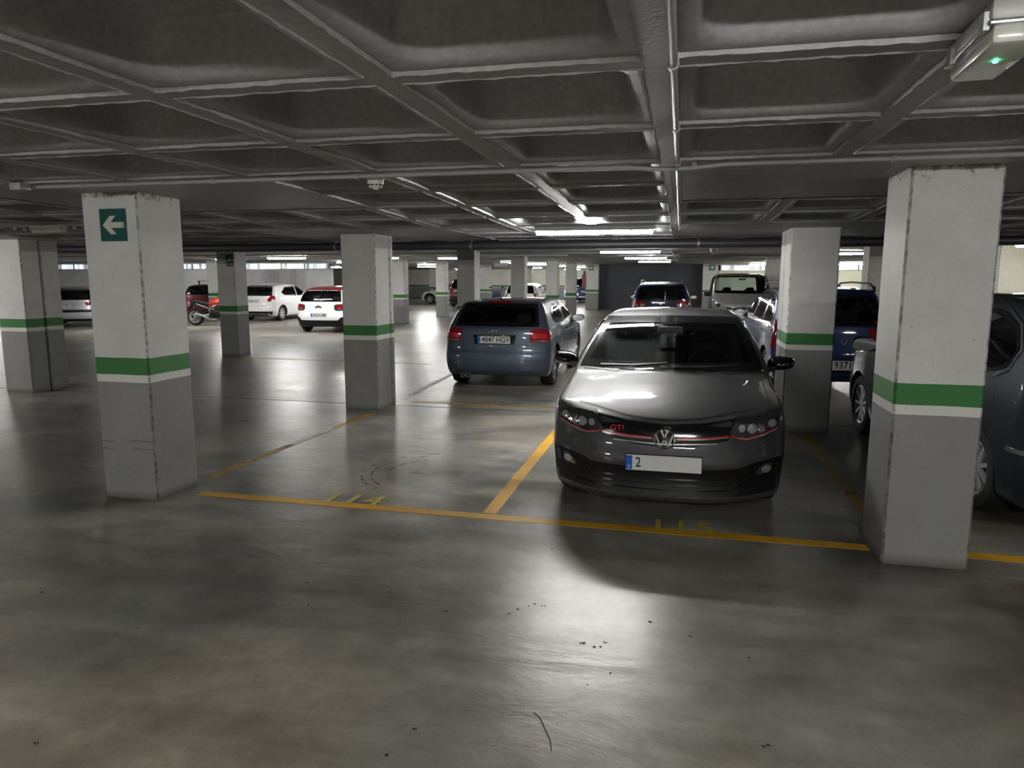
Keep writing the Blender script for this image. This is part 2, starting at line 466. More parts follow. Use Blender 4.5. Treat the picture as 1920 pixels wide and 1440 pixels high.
# slab above, closes the coffers
mb = MB().box(((ROOM[0]+ROOM[1])/2, (ROOM[2]+ROOM[3])/2, 2.95), (ROOM[1]-ROOM[0]+1, ROOM[3]-ROOM[2]+1, .2))
tag(mb.build('ceiling_slab', M['ceiling']), kind='structure')

# ---------------- floor
def floormat():
    m, nt, N, L, b = nmat('floor_concrete')
    g = N.new('ShaderNodeNewGeometry'); P = g.outputs['Position']
    def noise(scale, detail=6, rough=.6, dist=0, vec=P):
        n = N.new('ShaderNodeTexNoise'); n.inputs['Scale'].default_value = scale; n.inputs['Detail'].default_value = detail
        n.inputs['Roughness'].default_value = rough; n.inputs['Distortion'].default_value = dist; L.new(vec, n.inputs['Vector']); return n.outputs['Fac']
    def rng(f, a, b_, c, d):
        r = N.new('ShaderNodeMapRange'); r.inputs[1].default_value = a; r.inputs[2].default_value = b_; r.inputs[3].default_value = c; r.inputs[4].default_value = d
        L.new(f, r.inputs[0]); return r.outputs[0]
    def mul(a, c, op='MULTIPLY'):
        x = N.new('ShaderNodeMath'); x.operation = op
        for i, s in enumerate((a, c)):
            if isinstance(s, (int, float)): x.inputs[i].default_value = s
            else: L.new(s, x.inputs[i])
        return x.outputs[0]
    def spot(cx, cy, rx, ry, rot=0, soft=.5):
        """1 inside an irregular patch at that place, 0 outside"""
        mp = N.new('ShaderNodeMapping'); mp.vector_type = 'TEXTURE'
        mp.inputs['Location'].default_value = (cx, cy, 0); mp.inputs['Rotation'].default_value = (0, 0, rot); mp.inputs['Scale'].default_value = (rx, ry, 1)
        L.new(P, mp.inputs[0])
        ln = N.new('ShaderNodeVectorMath'); ln.operation = 'LENGTH'; L.new(mp.outputs[0], ln.inputs[0])
        return rng(mul(ln.outputs['Value'], mul(nb, .7), 'ADD'), 1.35 - soft, 1.35, 1, 0)
    nb = noise(1.6, 7, .6, .4)
    na = noise(.45, 6, .6, .6); nc = noise(7, 8, .7, .2); nd = noise(90, 4, .6)
    # scuffed streaks running across
    mp = N.new('ShaderNodeMapping'); mp.inputs['Scale'].default_value = (.5, 2.4, 1); mp.inputs['Rotation'].default_value = (0, 0, R(12)); L.new(P, mp.inputs[0])
    ns = noise(1.8, 8, .65, .5, mp.outputs[0])
    k = mul(mul(rng(na, .36, .64, .62, 1.28), rng(nb, .32, .68, .72, 1.2)), mul(rng(nc, .3, .7, .80, 1.16), rng(nd, .3, .7, .86, 1.12)))
    k = mul(k, rng(ns, .32, .68, .76, 1.16))
    dk = None  # darker patches: tyre skid, stain, column bases, car bays, aisle sides
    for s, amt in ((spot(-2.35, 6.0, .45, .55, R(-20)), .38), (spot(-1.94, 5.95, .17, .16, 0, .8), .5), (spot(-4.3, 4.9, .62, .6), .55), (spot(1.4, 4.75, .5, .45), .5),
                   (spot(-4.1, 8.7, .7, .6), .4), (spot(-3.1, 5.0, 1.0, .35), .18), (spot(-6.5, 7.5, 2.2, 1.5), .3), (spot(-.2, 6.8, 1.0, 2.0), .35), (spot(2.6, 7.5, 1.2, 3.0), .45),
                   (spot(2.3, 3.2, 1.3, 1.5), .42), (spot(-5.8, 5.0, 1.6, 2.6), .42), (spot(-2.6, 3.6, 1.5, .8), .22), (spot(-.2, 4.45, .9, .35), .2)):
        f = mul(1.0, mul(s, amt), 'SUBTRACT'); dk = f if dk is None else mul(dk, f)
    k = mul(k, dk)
    # hue: greenish grey to warm brown patches
    mix = N.new('ShaderNodeMix'); mix.data_type = 'RGBA'
    mix.inputs['A'].default_value = (.215, .213, .196, 1); mix.inputs['B'].default_value = (.25, .225, .18, 1)
    wf = noise(.7, 5, .6, .3); L.new(rng(wf, .4, .62, 0, 1), mix.inputs['Factor'])
    warm = N.new('ShaderNodeMix'); warm.data_type = 'RGBA'; warm.inputs['B'].default_value = (.33, .29, .22, 1)
    L.new(mix.outputs['Result'], warm.inputs['A'])
    wsp = mul(mul(spot(-1.75, 2.2, .95, .9), .75), rng(noise(14, 8, .8, .3), .3, .6, .55, 1)); L.new(wsp, warm.inputs['Factor'])  # warm patch: the concrete's own stain plus warm lamplight put into the colour
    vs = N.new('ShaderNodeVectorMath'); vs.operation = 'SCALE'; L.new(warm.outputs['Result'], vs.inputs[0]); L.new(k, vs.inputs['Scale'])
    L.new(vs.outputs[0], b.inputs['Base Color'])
    rr = mul(rng(nb, .3, .7, .29, .38), rng(ns, .3, .7, .9, 1.08)); L.new(rr, b.inputs['Roughness'])
    b.inputs['Specular IOR Level'].default_value = .6
    bp = N.new('ShaderNodeBump'); bp.inputs['Strength'].default_value = .12; bp.inputs['Distance'].default_value = .004
    L.new(mul(nd, mul(nc, 1.5), 'ADD'), bp.inputs['Height'])
    # gentle trowel waves in the slab
    mw = N.new('ShaderNodeMapping'); mw.inputs['Scale'].default_value = (.8, 2.0, 1); mw.inputs['Rotation'].default_value = (0, 0, R(13)); L.new(P, mw.inputs[0])
    nw = noise(1.5, 4, .6, .8, mw.outputs[0])
    bw = N.new('ShaderNodeBump'); bw.inputs['Strength'].default_value = .13; bw.inputs['Distance'].default_value = .05
    L.new(nw, bw.inputs['Height']); L.new(bp.outputs[0], bw.inputs['Normal']); L.new(bw.outputs[0], b.inputs['Normal'])
    return m
M['floor'] = floormat()
fl = MB().box(((ROOM[0]+ROOM[1])/2, (ROOM[2]+ROOM[3])/2, -.1), (ROOM[1]-ROOM[0]+1, ROOM[3]-ROOM[2]+1, .2)).build('floor', M['floor'])
tag(fl, kind='structure')

# ---------------- walls
def wallmat(name, up, low, band=True, zb=.93):
    m, nt, N, L, b = nmat(name)
    g = N.new('ShaderNodeNewGeometry'); sx = N.new('ShaderNodeSeparateXYZ'); L.new(g.outputs['Position'], sx.inputs[0])
    cr = N.new('ShaderNodeValToRGB'); cr.color_ramp.interpolation = 'CONSTANT'
    dv = N.new('ShaderNodeMath'); dv.operation = 'DIVIDE'; dv.inputs[1].default_value = 3.0; L.new(sx.outputs['Z'], dv.inputs[0]); L.new(dv.outputs[0], cr.inputs[0])
    e = cr.color_ramp.elements; e[0].position = 0; e[0].color = (*low, 1); e[1].position = zb/3; e[1].color = (*((.6, .6, .57) if band else up), 1)
    if band:
        a = e.new((zb+.055)/3); a.color = (.032, .17, .035, 1)
        a = e.new((zb+.185)/3); a.color = (*up, 1)
    n1 = N.new('ShaderNodeTexNoise'); n1.inputs['Scale'].default_value = 1.2; n1.inputs['Detail'].default_value = 8; L.new(g.outputs['Position'], n1.inputs['Vector'])
    r1 = N.new('ShaderNodeMapRange'); r1.inputs[1].default_value = .3; r1.inputs[2].default_value = .7; r1.inputs[3].default_value = .82; r1.inputs[4].default_value = 1.06; L.new(n1.outputs['Fac'], r1.inputs[0])
    vs = N.new('ShaderNodeVectorMath'); vs.operation = 'SCALE'; L.new(cr.outputs[0], vs.inputs[0]); L.new(r1.outputs[0], vs.inputs['Scale'])
    L.new(vs.outputs[0], b.inputs['Base Color']); b.inputs['Roughness'].default_value = .7
    return m
M['wallw'] = wallmat('wall_white', (.74, .74, .75), (.70, .70, .70), False)
M['wallb'] = wallmat('wall_banded', (.70, .69, .62), (.25, .25, .25), True)
M['wallc'] = wallmat('wall_cream', (.72, .70, .56), (.68, .66, .53), False)
M['walld'] = wallmat('wall_dark', (.075, .08, .095), (.07, .075, .09), False)
def wall(name, x0, y0, x1, y1, mat, z0=0, z1=2.9, t=.2):
    mx, my = (x0+x1)/2, (y0+y1)/2; l = math.hypot(x1-x0, y1-y0); a = math.atan2(y1-y0, x1-x0)
    o = MB().box((mx, my, (z0+z1)/2), (l, t, z1-z0), Matrix.Rotation(a, 3, 'Z')).build(name, mat)
    return tag(o, kind='structure')
wall('wall_back_left', -36, 32, -16.4, 32, M['wallw'], 0, 2.16)
wall('wall_back_left_lintel', -36, 32, -16.4, 32, M['wallw'], 2.44, 2.9)
wall('wall_far_left', -36, 62.5, -5.2, 62.5, M['wallb'])
wall('wall_far_passage', -5.2, 62.5, -5.2, 40.7, M['wallb'])
wall('wall_dark_back', -4.6, 41.0, 1.2, 41.0, M['walld'])
wall('wall_right_back', 1.9, 40.6, 17, 40.6, M['wallc'], 0, 2.16)
wall('wall_right_back_lintel', 1.9, 40.6, 17, 40.6, M['wallc'], 2.44, 2.9)
wall('wall_right', 17, -7, 17, 41, M['wallb'])
wall('wall_left', -36, -7, -36, 62.5, M['wallb'])
wall('wall_front', -36, -7, 17, -7, M['wallb'])

# glazed light wells: strip windows along the top of the rear walls
def winmat():
    m, nt, N, L, b = nmat('frosted_light_well')
    g = N.new('ShaderNodeNewGeometry'); mp = N.new('ShaderNodeMapping'); mp.inputs['Scale'].default_value = (2.2, 1, .25); L.new(g.outputs['Position'], mp.inputs[0])
    n = N.new('ShaderNodeTexNoise'); n.inputs['Scale'].default_value = 2.5; n.inputs['Detail'].default_value = 5; L.new(mp.outputs[0], n.inputs['Vector'])
    r = N.new('ShaderNodeMapRange'); r.inputs[1].default_value = .35; r.inputs[2].default_value = .65; r.inputs[3].default_value = .04; r.inputs[4].default_value = .42; L.new(n.outputs['Fac'], r.inputs[0])
    b.inputs['Base Color'].default_value = (.5, .52, .52, 1); b.inputs['Emission Color'].default_value = (.86, .95, 1, 1); L.new(r.outputs[0], b.inputs['Emission Strength']); b.inputs['Roughness'].default_value = .3
    return m
M['lightwell'] = winmat()
def strip_window(name, x0, x1, y):
    p = MB().box(((x0+x1)/2, y + .02, 2.3), (x1-x0, .02, .27)).build(name, M['lightwell']); tag(p, kind='structure')
    f = MB(); n = int((x1-x0)/1.1)
    for i in range(n + 1):
        f.box((x0 + (x1-x0)*i/n, y - .03, 2.3), (.05, .05, .28))
    f.box(((x0+x1)/2, y - .06, 2.165), (x1-x0, .16, .03)); f.box(((x0+x1)/2, y - .03, 2.435), (x1-x0, .06, .02))
    f.build('window_frame', M['steel'], p)
strip_window('window_1', -35.8, -25.5, 32)
strip_window('window_2', -25.3, -16.6, 32)
strip_window('window_3', 2.0, 16.8, 40.6)

_c1 = [o for o in COL.objects if o.name.startswith('concrete_column')][0]
for i, (x0, x1, z, t) in enumerate(((-4.425, -4.30, .459, .006), (-4.16, -3.95, .470, .007), (-4.425, -4.30, .399, .005), (-4.15, -3.95, .408, .005))):
    mb = MB().box(((x0 + x1)/2 + 4.185, -.2455, z), (x1 - x0, .002, t*.7), Matrix.Rotation(R(.6), 3, 'Y'))
    mb.build('scrape_mark', M['dirtmark'], _c1)
# ------------------------------------------------------------------ lamps
def emis(name, col, s):
    m, nt, N, L, b = nmat(name); N.remove(b)
    e = N.new('ShaderNodeEmission'); e.inputs[0].default_value = (*col, 1); e.inputs[1].default_value = s
    L.new(e.outputs[0], N['Material Output'].inputs['Surface']); return m
M['tube'] = emis('lit_tube', (1.0, .985, .95), 62.0)
M['tubewarm'] = emis('lit_tube_warm', (1.0, .93, .75), 42.0)
M['tubeboost'] = emis('lit_tube_boost', (1.0, .985, .94), 112.0)  # stronger emission, used only on added and unseen lamps
M['led'] = emis('green_led', (.02, 1.0, .3), 9.0)

def lamp(x, y, label, lit=True, warm=False, rz=0.0, length=1.27, zoff=0.0, detail=True, mat=None):
    z = HC(y) - .012 + zoff
    r = empty('ceiling_lamp', (x, y, z), rz)
    tag(r, label, 'lamp', 'fluorescent ceiling lamps' if lit else 'unlit ceiling lamps')
    mb = MB(); h = length/2
    # channel-shaped housing
    mb.prism([(-.055, 0), (-.05, -.03), (-.056, -.034), (-.056, -.046), (.056, -.046), (.056, -.034), (.05, -.03), (.055, 0)], -h, h, 'X')
    if detail:
        for sx in (-.4, .4): mb.box((sx, -.062, -.034), (.04, .012, .034)); mb.box((sx, .062, -.034), (.04, .012, .034))
        mb.cbox((h + .015, 0, -.022), (.03, .05, .03), .005)
    mb.build('housing', M['lampbody'], r)
    d = MB(); prof = []
    for k in range(9):
        a = PI*k/8; prof.append((-math.cos(a)*.047, -.047 - math.sin(a)*.038))
    d.prism(prof, -h + .015, h - .015, 'X')
    d.build('diffuser', M[mat] if mat else (M['tubewarm'] if warm else M['tube']) if lit else M['lens'], r, smooth=50)
    if zoff:
        for sx in (-.4, .4): MB().tube([(sx, 0, -.005), (sx, 0, -zoff)], .005, 6).build('hanger', M['steel'], r)
    return r

lamp(-.94, 7.82, 'long lit tube lamp in the foreground, brightest and nearest above the dark hatchback')
lamp(-1.10, 15.6, 'second lit tube lamp of the aisle row, behind the nearest one')
lamp(-1.12, 22.6, 'third lit tube lamp of the aisle row')
lamp(-1.10, 29.4, 'last lit tube lamp of the aisle row, in front of the dark wall', warm=True)
lamp(-11.7, 19.9, 'lit tube lamp above the white hatchbacks on the left')
lamp(-16.0, 23.2, 'added fill lamp hidden behind the slim column', mat='tubeboost', length=.7, rz=R(60))  # this and the next two: added out of sight to brighten the rear wall
lamp(-23.0, 26.5, 'added fill lamp hidden behind the sign column by the rear wall', mat='tubeboost', length=.9)
lamp(-13.5, 28.0, 'added fill lamp hidden behind the middle column', mat='tubeboost')
lamp(-12.0, 33.6, 'lit tube lamp over the silver car seen from the side')
lamp(-15.0, 41.5, 'small far lit lamp on the left over the silver car hood')
lamp(-6.9, 21.3, 'lit lamp right beside the column above the grey hatchback', length=.9)
lamp(-7.1, 30.2, 'lit lamp just right of the hanging sign', length=1.0)
lamp(-6.95, 35.6, 'far lit lamp seen between the two pale columns')
lamp(-9.9, 48.2, 'farthest lit lamp, just under the one between the pale columns')
lamp(-6.5, 40.9, 'far lit lamp left of the far column')
lamp(-6.2, 45.4, 'far lit lamp over the far dark blue car')
lamp(3.75, 18.4, 'lit lamp above the blue car with roof rails')
lamp(4.05, 33.2, 'far lit lamp left of the column behind the dark hatchback')
lamp(3.55, 36.6, 'far lit lamp over the silver van against the strip window', length=.9)
lamp(5.65, 13.4, 'lit lamp seen just right of the big column, topmost there', warm=True, length=.8)
lamp(8.5, 22.8, 'lit lamp right of the big column, second one down')
lamp(12.9, 32.6, 'lit lamp right of the big column at the right edge of the view')
lamp(-8.5, 57.0, 'very far added fill lamp near the end wall, right part')  # added behind a column to light the far hall
lamp(-17.6, 20.3, 'added fill lamp hidden behind the arrow sign column')  # this and the next: extra lamps out of sight, added for brightness
lamp(-9.0, 20.6, 'added fill lamp hidden behind the column left of the grey hatchback')
lamp(-17.2, 55.5, 'added fill lamp hidden behind the column left of the grey hatchback roof, far hall', mat='tubeboost', length=.9)  # this and the next two: added behind columns to brighten the far hall
lamp(-12.0, 56.0, 'added fill lamp hidden behind the first pale column, far hall', mat='tubeboost', length=.9)
lamp(-9.9, 56.5, 'added fill lamp hidden behind the second pale column, far hall', mat='tubeboost', length=.9)
lamp(7.6, 37.0, 'added fill lamp hidden behind the big right column near the rear wall', mat='tubeboost')  # this and the next: extra lamps out of sight, added to lift the background
lamp(-27.0, 23.0, 'added fill lamp hidden behind the split column', mat='tubeboost')
lamp(-22.0, 44.0, 'far unseen lit lamp beyond the left light well wall')  # out of sight, lights the hall behind the wall
# unseen lamps over the near aisle, hung low and bright to light the coffers
lamp(.75, -.9, 'unseen lit tube lamp over the near aisle, right', zoff=-.09, mat='tubeboost')
lamp(-5.6, -1.2, 'unseen lit tube lamp over the near aisle, left', zoff=-.09, mat='tubeboost')
lamp(7.0, 1.5, 'unseen lit tube lamp over the near aisle, far right', zoff=-.09, mat='tubeboost')
lamp(-11.5, 6.6, 'lit tube lamp over the left bays beyond the split column')
# unlit one at the left
lamp(-6.88, 6.75, 'unlit grey tube lamp between the split column and the arrow sign column', lit=False, length=.42)

# emergency light, top right
er = empty('emergency_light', (.735, 2.10, HC(2.0) - .006), R(-4)); tag(er, 'grey emergency light box with a green LED at the top right', 'emergency light')
MB().cbox((0, 0, -.025), (.13, .37, .05), .012).build('housing', M['lampbody'], er, 40)
MB().cbox((0, 0, -.052), (.135, .375, .012), .004).build('gasket', M['satin'], er, 40)
MB().cbox((0, 0, -.075), (.115, .35, .045), .014).build('lens', M['lens'], er, 40)
MB().ball((-.006, -.03, -.100), (.012, .018, .008), 10, 6).build('green_led', M['led'], er)
for sy in (-.15, .12):
    MB().box((-.069, sy, -.045), (.012, .04, .04)).build('clip', M['satin'], er)

# ------------------------------------------------------------------ pipes and conduits
def conduit(pts, r, mat, label, cat='pipe', name='conduit_pipe', clips=0):
    mb = MB().tube(pts, r, 10)
    o = mb.build(name, mat, None, 60)
    tag(o, label, cat); return o
pts = [(-.045, -3.0, 0), (-.045, 0, 0), (-.045, 3.95, 0), (-.045, 8.1, 0)]
P2 = [(-.045, y, HC(y) - .032) for y in np.linspace(-5, 8.2, 30)]
cd = conduit(P2, .012, M['pvc'], 'grey conduit running away along the ceiling to the nearest lit lamp')
for y in np.linspace(.4, 7.6, 9):
    mb = MB().tube([(-.045, y - .014, HC(y) - .032), (-.045, y + .014, HC(y) - .032)], .0165, 10)
    mb.box((-.045, y, HC(y) - .014), (.03, .012, .02)).build('pipe_clip', M['pvc'], cd)
cross = []
for x in np.linspace(-4.3, 3.2, 46):
    d = .022 * math.exp(-((x + .06)/.14)**2)
    cross.append((x, 4.12, HC(4.12) - .026 - d))
cp = conduit(cross, .013, M['pvc'], 'pale conduit crossing the ceiling from left to right past the smoke detector')
for x in np.linspace(-3.9, 3.0, 8):
    MB().tube([(x - .012, 4.12, HC(4.12) - .026), (x + .012, 4.12, HC(4.12) - .026)], .018, 10).build('pipe_clip', M['pvc'], cp)
jb = MB().cbox((-4.33, 4.05, HC(4) - .03), (.09, .09, .05), .008).build('junction_box', M['lampbody'], None, 40)
tag(jb, 'small grey junction box on the ceiling conduit at the far left', 'junction box')
jb = MB().cbox((-.215, 7.82, HC(7.8) - .045), (.12, .06, .055), .008).build('junction_box', M['plasticw'], None, 40)
tag(jb, 'small pale junction box at the right end of the nearest lit lamp', 'junction box')
big = MB().tube([(x, 10.3, 2.205) for x in (-16, -8, 0, 7, 12)], .062, 20)
big = big.build('drain_pipe', M['pvcdark'], None, 60); tag(big, 'thick dark grey pipe hung across the ceiling behind the nearest columns', 'pipe')
for x in (-9, -5.2, -3.03, .2, 3.4):
    mb = MB().tube([(x - .015, 10.3, 2.205), (x + .015, 10.3, 2.205)], .066, 20); mb.tube([(x, 10.3, 2.25), (x, 10.3, 2.288)], .006, 6)
    mb.build('pipe_clamp', M['steel'], big)
mb = [(-.25, y, HC(y) - .04) for y in np.linspace(10.6, 39, 24)]
conduit(mb, .014, M['pvc'], 'thin conduit along the aisle linking the row of lamps')
conduit([(x, 13.9, HC(13.9) - .035) for x in np.linspace(-14, 6, 20)], .012, M['pvc'], 'thin conduit crossing the ceiling beyond the thick dark pipe')
conduit([(x, 19.2, HC(19.2) - .05) for x in np.linspace(-14, -3, 12)], .02, M['plasticw'], 'white conduit crossing the ceiling above the far columns')
conduit([(x, 17.6, HC(17.6) - .035) for x in np.linspace(-22, 3, 14)], .014, M['pvc'], 'thin conduit crossing the ceiling in front of the rear light wells')
conduit([(-10.18, 25.62, z) for z in (2.42, 2.1, 1.9)], .02, M['pvc'], 'short vertical conduit on the column right of the white hatchbacks')

def detector(x, y, z, label, s=1.0):
    r = empty('smoke_detector', (x, y, z)); tag(r, label, 'smoke detector', 'ceiling smoke detectors')
    MB().lathe([(0, .058*s), (-.012*s, .058*s), (-.014*s, .054*s), (-.022*s, .054*s)], 28, 'Z').build('base', M['plasticw'], r, 40)
    MB().lathe([(-.022*s, .050*s), (-.042*s, .050*s), (-.046*s, .047*s), (-.062*s, .043*s), (-.068*s, .036*s), (-.070*s, .018*s), (-.078*s, .016*s), (-.079*s, 0.0001)], 28, 'Z').build('head', M['plasticw'], r, 40)
    mb = MB()
    for k in range(12):
        a = 2*PI*k/12; mb.box((.0455*s*math.cos(a), .0455*s*math.sin(a), -.054*s), (.004, .014*s, .009*s), Matrix.Rotation(a, 3, 'Z'))
    mb.build('slots', M['black'], r)
detector(-1.875, 4.27, HC(4.27) - .008, 'white round smoke detector hanging from the ceiling left of centre')
detector(.60, 15.4, HC(15.4) - .02, 'small white smoke detector on the ceiling left of the rear right column', 1.3)

# ------------------------------------------------------------------ signs
M['signgreen'] = pm('sign_green', (.02, .09, .085), .18, coat=.6)
M['signgreen2'] = pm('sign_green_far', (.01, .12, .06), .3)
M['signcream'] = pm('sign_cream', (.55, .55, .45), .4)
def arrow_poly(s, sgn):
    p = [(-.40, 0), (-.10, .30), (.12, .30), (-.08, .095), (.36, .095), (.36, -.095), (-.08, -.095), (.12, -.30), (-.10, -.30)]
    return [(x*s*sgn, z*s) for x, z in p]
def sign(x, y, z, w, h, label, arrow=None, mat='signgreen', rz=0):
    r = empty('exit_sign', (x, y, z), rz); tag(r, label, 'sign', 'green escape signs')
    MB().box((0, 0, 0), (w, .006, h)).build('panel', M[mat], r)
    if arrow:
        MB().prism(arrow_poly(w*.98, arrow), -.0045, -.003).build('arrow', M['signcream'], r)
    return r
s1 = sign(-4.153, 4.645, 2.119, .228, .238, 'green sign with a cream arrow pointing left on the left foreground column', 1)
MB().box((.091, -.0038, 0), (.010, .001, .043)).build('arrow_tail', M['signcream'], s1)
sign(-4.90, 39.94, 2.305, .28, .28, 'far small green arrow sign left of the dark wall', 1, 'signgreen2')
sign(1.51, 39.94, 2.315, .32, .3, 'far green sign with arrow pointing right beside the dark wall', -1, 'signgreen2')
s6 = sign(-9.69, 14.11, 2.11, .17, .25, 'small green running-man exit sign on the slim column by the motorcycle', None, 'signgreen2')
mb = MB()
mb.prism([(-.07, .0), (-.03, .05), (-.03, .02), (.07, .03), (.07, -.005), (-.03, -.015), (-.03, -.045)], -.005, -.003)
mb.ball((.03, -.004, .075), (.03, .003, .03), 8, 6); mb.prism([(.0, .055), (.035, .06), (.04, .03), (.0, .03)], -.005, -.003)
mb.prism([(-.06, -.05), (-.02, -.06), (-.03, -.09), (-.07, -.1)], -.005, -.003); mb.prism([(.02, -.05), (.06, -.07), (.06, -.1), (.02, -.09)], -.005, -.003)
mb.build('running_man', M['signcream'], s6)
M['signdark'] = pm('sign_dark', (.012, .02, .016), .35)
hs = empty('hanging_sign', (-6.28, 25.0, 2.2)); tag(hs, 'dark hanging sign with pale lettering and arrow near the far columns', 'sign')
MB().box((0, 0, 0), (.56, .03, .165)).build('panel', M['signdark'], hs)
put_text('lettering', 'SALIDA', .12, (-.06, -.018, 0), 'B', M['pvc'], hs, .001, sx=.85)
MB().prism([(.17, 0), (.22, .045), (.25, .045), (.25, -.045), (.22, -.045)], -.019, -.015).build('arrow', M['pvc'], hs)
mb = MB(); mb.tube([(-.2, 0, .08), (-.2, 0, .24)], .004, 6); mb.tube([(.2, 0, .08), (.2, 0, .24)], .004, 6); mb.build('hanger', M['steel'], hs)

# ------------------------------------------------------------------ road markings
def worn(name, col, wear, scale=5.0, seed=0):
    m, nt, N, L, b = nmat(name)
    b.inputs['Roughness'].default_value = .5
    g = N.new('ShaderNodeNewGeometry'); n = N.new('ShaderNodeTexNoise'); n.inputs['Scale'].default_value = scale; n.inputs['Detail'].default_value = 8; n.inputs['Roughness'].default_value = .7
    mp = N.new('ShaderNodeMapping'); mp.inputs['Location'].default_value = (seed, seed, 0); L.new(g.outputs['Position'], mp.inputs[0]); L.new(mp.outputs[0], n.inputs['Vector'])
    n2 = N.new('ShaderNodeTexNoise'); n2.inputs['Scale'].default_value = 1.1; n2.inputs['Detail'].default_value = 3; L.new(mp.outputs[0], n2.inputs['Vector'])
    r2 = N.new('ShaderNodeMapRange'); r2.inputs[1].default_value = .35; r2.inputs[2].default_value = .65; r2.inputs[3].default_value = .62; r2.inputs[4].default_value = 1.05; L.new(n2.outputs['Fac'], r2.inputs[0])
    vs = N.new('ShaderNodeVectorMath'); vs.operation = 'SCALE'; vs.inputs[0].default_value = col; L.new(r2.outputs[0], vs.inputs['Scale']); L.new(vs.outputs[0], b.inputs['Base Color'])
    r = N.new('ShaderNodeMapRange'); r.inputs[1].default_value = wear - .06; r.inputs[2].default_value = wear + .06; L.new(n.outputs['Fac'], r.inputs[0])
    tr = N.new('ShaderNodeBsdfTransparent'); mx = N.new('ShaderNodeMixShader'); L.new(r.outputs[0], mx.inputs[0]); L.new(tr.outputs[0], mx.inputs[1]); L.new(b.outputs[0], mx.inputs[2])
    L.new(mx.outputs[0], N['Material Output'].inputs['Surface']); return m
M['yellow'] = worn('yellow_paint', (.62, .33, .012), .30)
M['yellowold'] = worn('old_yellow_paint', (.36, .22, .03), .42)
M['whiteold'] = worn('old_white_paint', (.55, .53, .44), .40, 5, 3)
M['stencil'] = worn('stencil_paint', (.52, .42, .08), .34, 14)
def line(x0, y0, x1, y1, w, mat, label, z=.002):
    dx, dy = x1-x0, y1-y0; l = math.hypot(dx, dy); nx, ny = -dy/l*w/2, dx/l*w/2; n = max(2, int(l/.12))
    mb = MB(); rr = random.Random(int(x0*31 + y0*17)); top = []; bot = []
    for i in range(n + 1):
        t = i/n; j1, j2 = rr.uniform(-.004, .004), rr.uniform(-.004, .004); j1 /= w; j2 /= w
        top.append((x0 + dx*t + nx*(1+j1), y0 + dy*t + ny*(1+j1))); bot.append((x0 + dx*t - nx*(1+j2), y0 + dy*t - ny*(1+j2)))
    poly = bot + top[::-1]; m = len(poly)
    vs = [(x, y, z) for x, y in poly] + [(x, y, 0.0) for x, y in poly]; fs = []
    for i in range(n): fs.append((i, i+1, m-2-i, m-1-i))
    for i in range(m): fs.append((i, i+m, (i+1) % m + m, (i+1) % m))
    mb.add(vs, fs); o = mb.build('parking_line', M[mat]); return tag(o, label, 'floor marking')
line(-3.74, 4.90, 1.235, 4.865, .108, 'yellow', 'long yellow line across the fronts of the bays, from left column to right column')
line(1.75, 4.87, 5.6, 4.84, .108, 'yellow', 'yellow line continuing right of the big right column')
line(-1.335, 4.95, -1.335, 9.3, .105, 'yellow', 'bright yellow divider between the empty bay and the dark hatchback', .0024)
line(-3.98, 5.3, -3.932, 6.6, .09, 'yellowold', 'faded yellow line starting at the arrow sign column')
line(-3.89, 7.52, -3.86, 8.5, .09, 'yellowold', 'faded yellow line ending at the column left of the grey hatchback')
line(-3.93, 6.62, -3.893, 7.5, .085, 'whiteold', 'worn white stretch on the faded line between the left columns', .0028)
line(-3.86, 9.56, -4.04, 12.6, .09, 'whiteold', 'worn pale line running back beside the grey hatchback')
line(-3.65, 9.42, -1.4, 9.40, .085, 'yellowold', 'faded yellow line behind the empty bay')
line(1.40, 5.3, 1.40, 8.5, .10, 'yellowold', 'dull yellow divider right of the dark hatchback')
line(-9.3, 13.9, -4.9, 13.7, .16, 'yellowold', 'faint yellow line across the left aisle')
line(-17.5, 17.6, -9.9, 17.2, .2, 'yellowold', 'faint yellow line far left in front of the motorcycle bays')
M['tyremark'] = worn('tyre_mark_rubber', (.085, .084, .08), .54, 9, 5)
def arc(cx, cy, r, a0, a1, w, label):
    mb = MB(); n = 26; V = []; F = []
    for i in range(n + 1):
        a = R(a0 + (a1 - a0)*i/n)
        V += [(cx + (r-w/2)*math.cos(a), cy + (r-w/2)*math.sin(a), .0018), (cx + (r+w/2)*math.cos(a), cy + (r+w/2)*math.sin(a), .0018)]
    for i in range(n): F.append((2*i, 2*i+1, 2*i+3, 2*i+2))
    o = MB().add(V, F).build('tyre_mark', M['tyremark'], fix=False); return tag(o, label, 'tyre mark', 'rubber marks in the empty bay')
for k, (r_, a0, a1) in enumerate(((.62, 120, 235), (.70, 110, 240), (.48, 125, 225))):
    arc(-2.05, 5.95, r_, a0, a1, .022, 'faint curved tyre mark on the floor of the empty bay')
ex = line(-10.5, 9.10, 5, 9.06, .018, 'yellow', 'dark expansion joint line across the floor', .0015)
ex.name = 'floor_joint'; ex.data.materials[0] = M['seam']
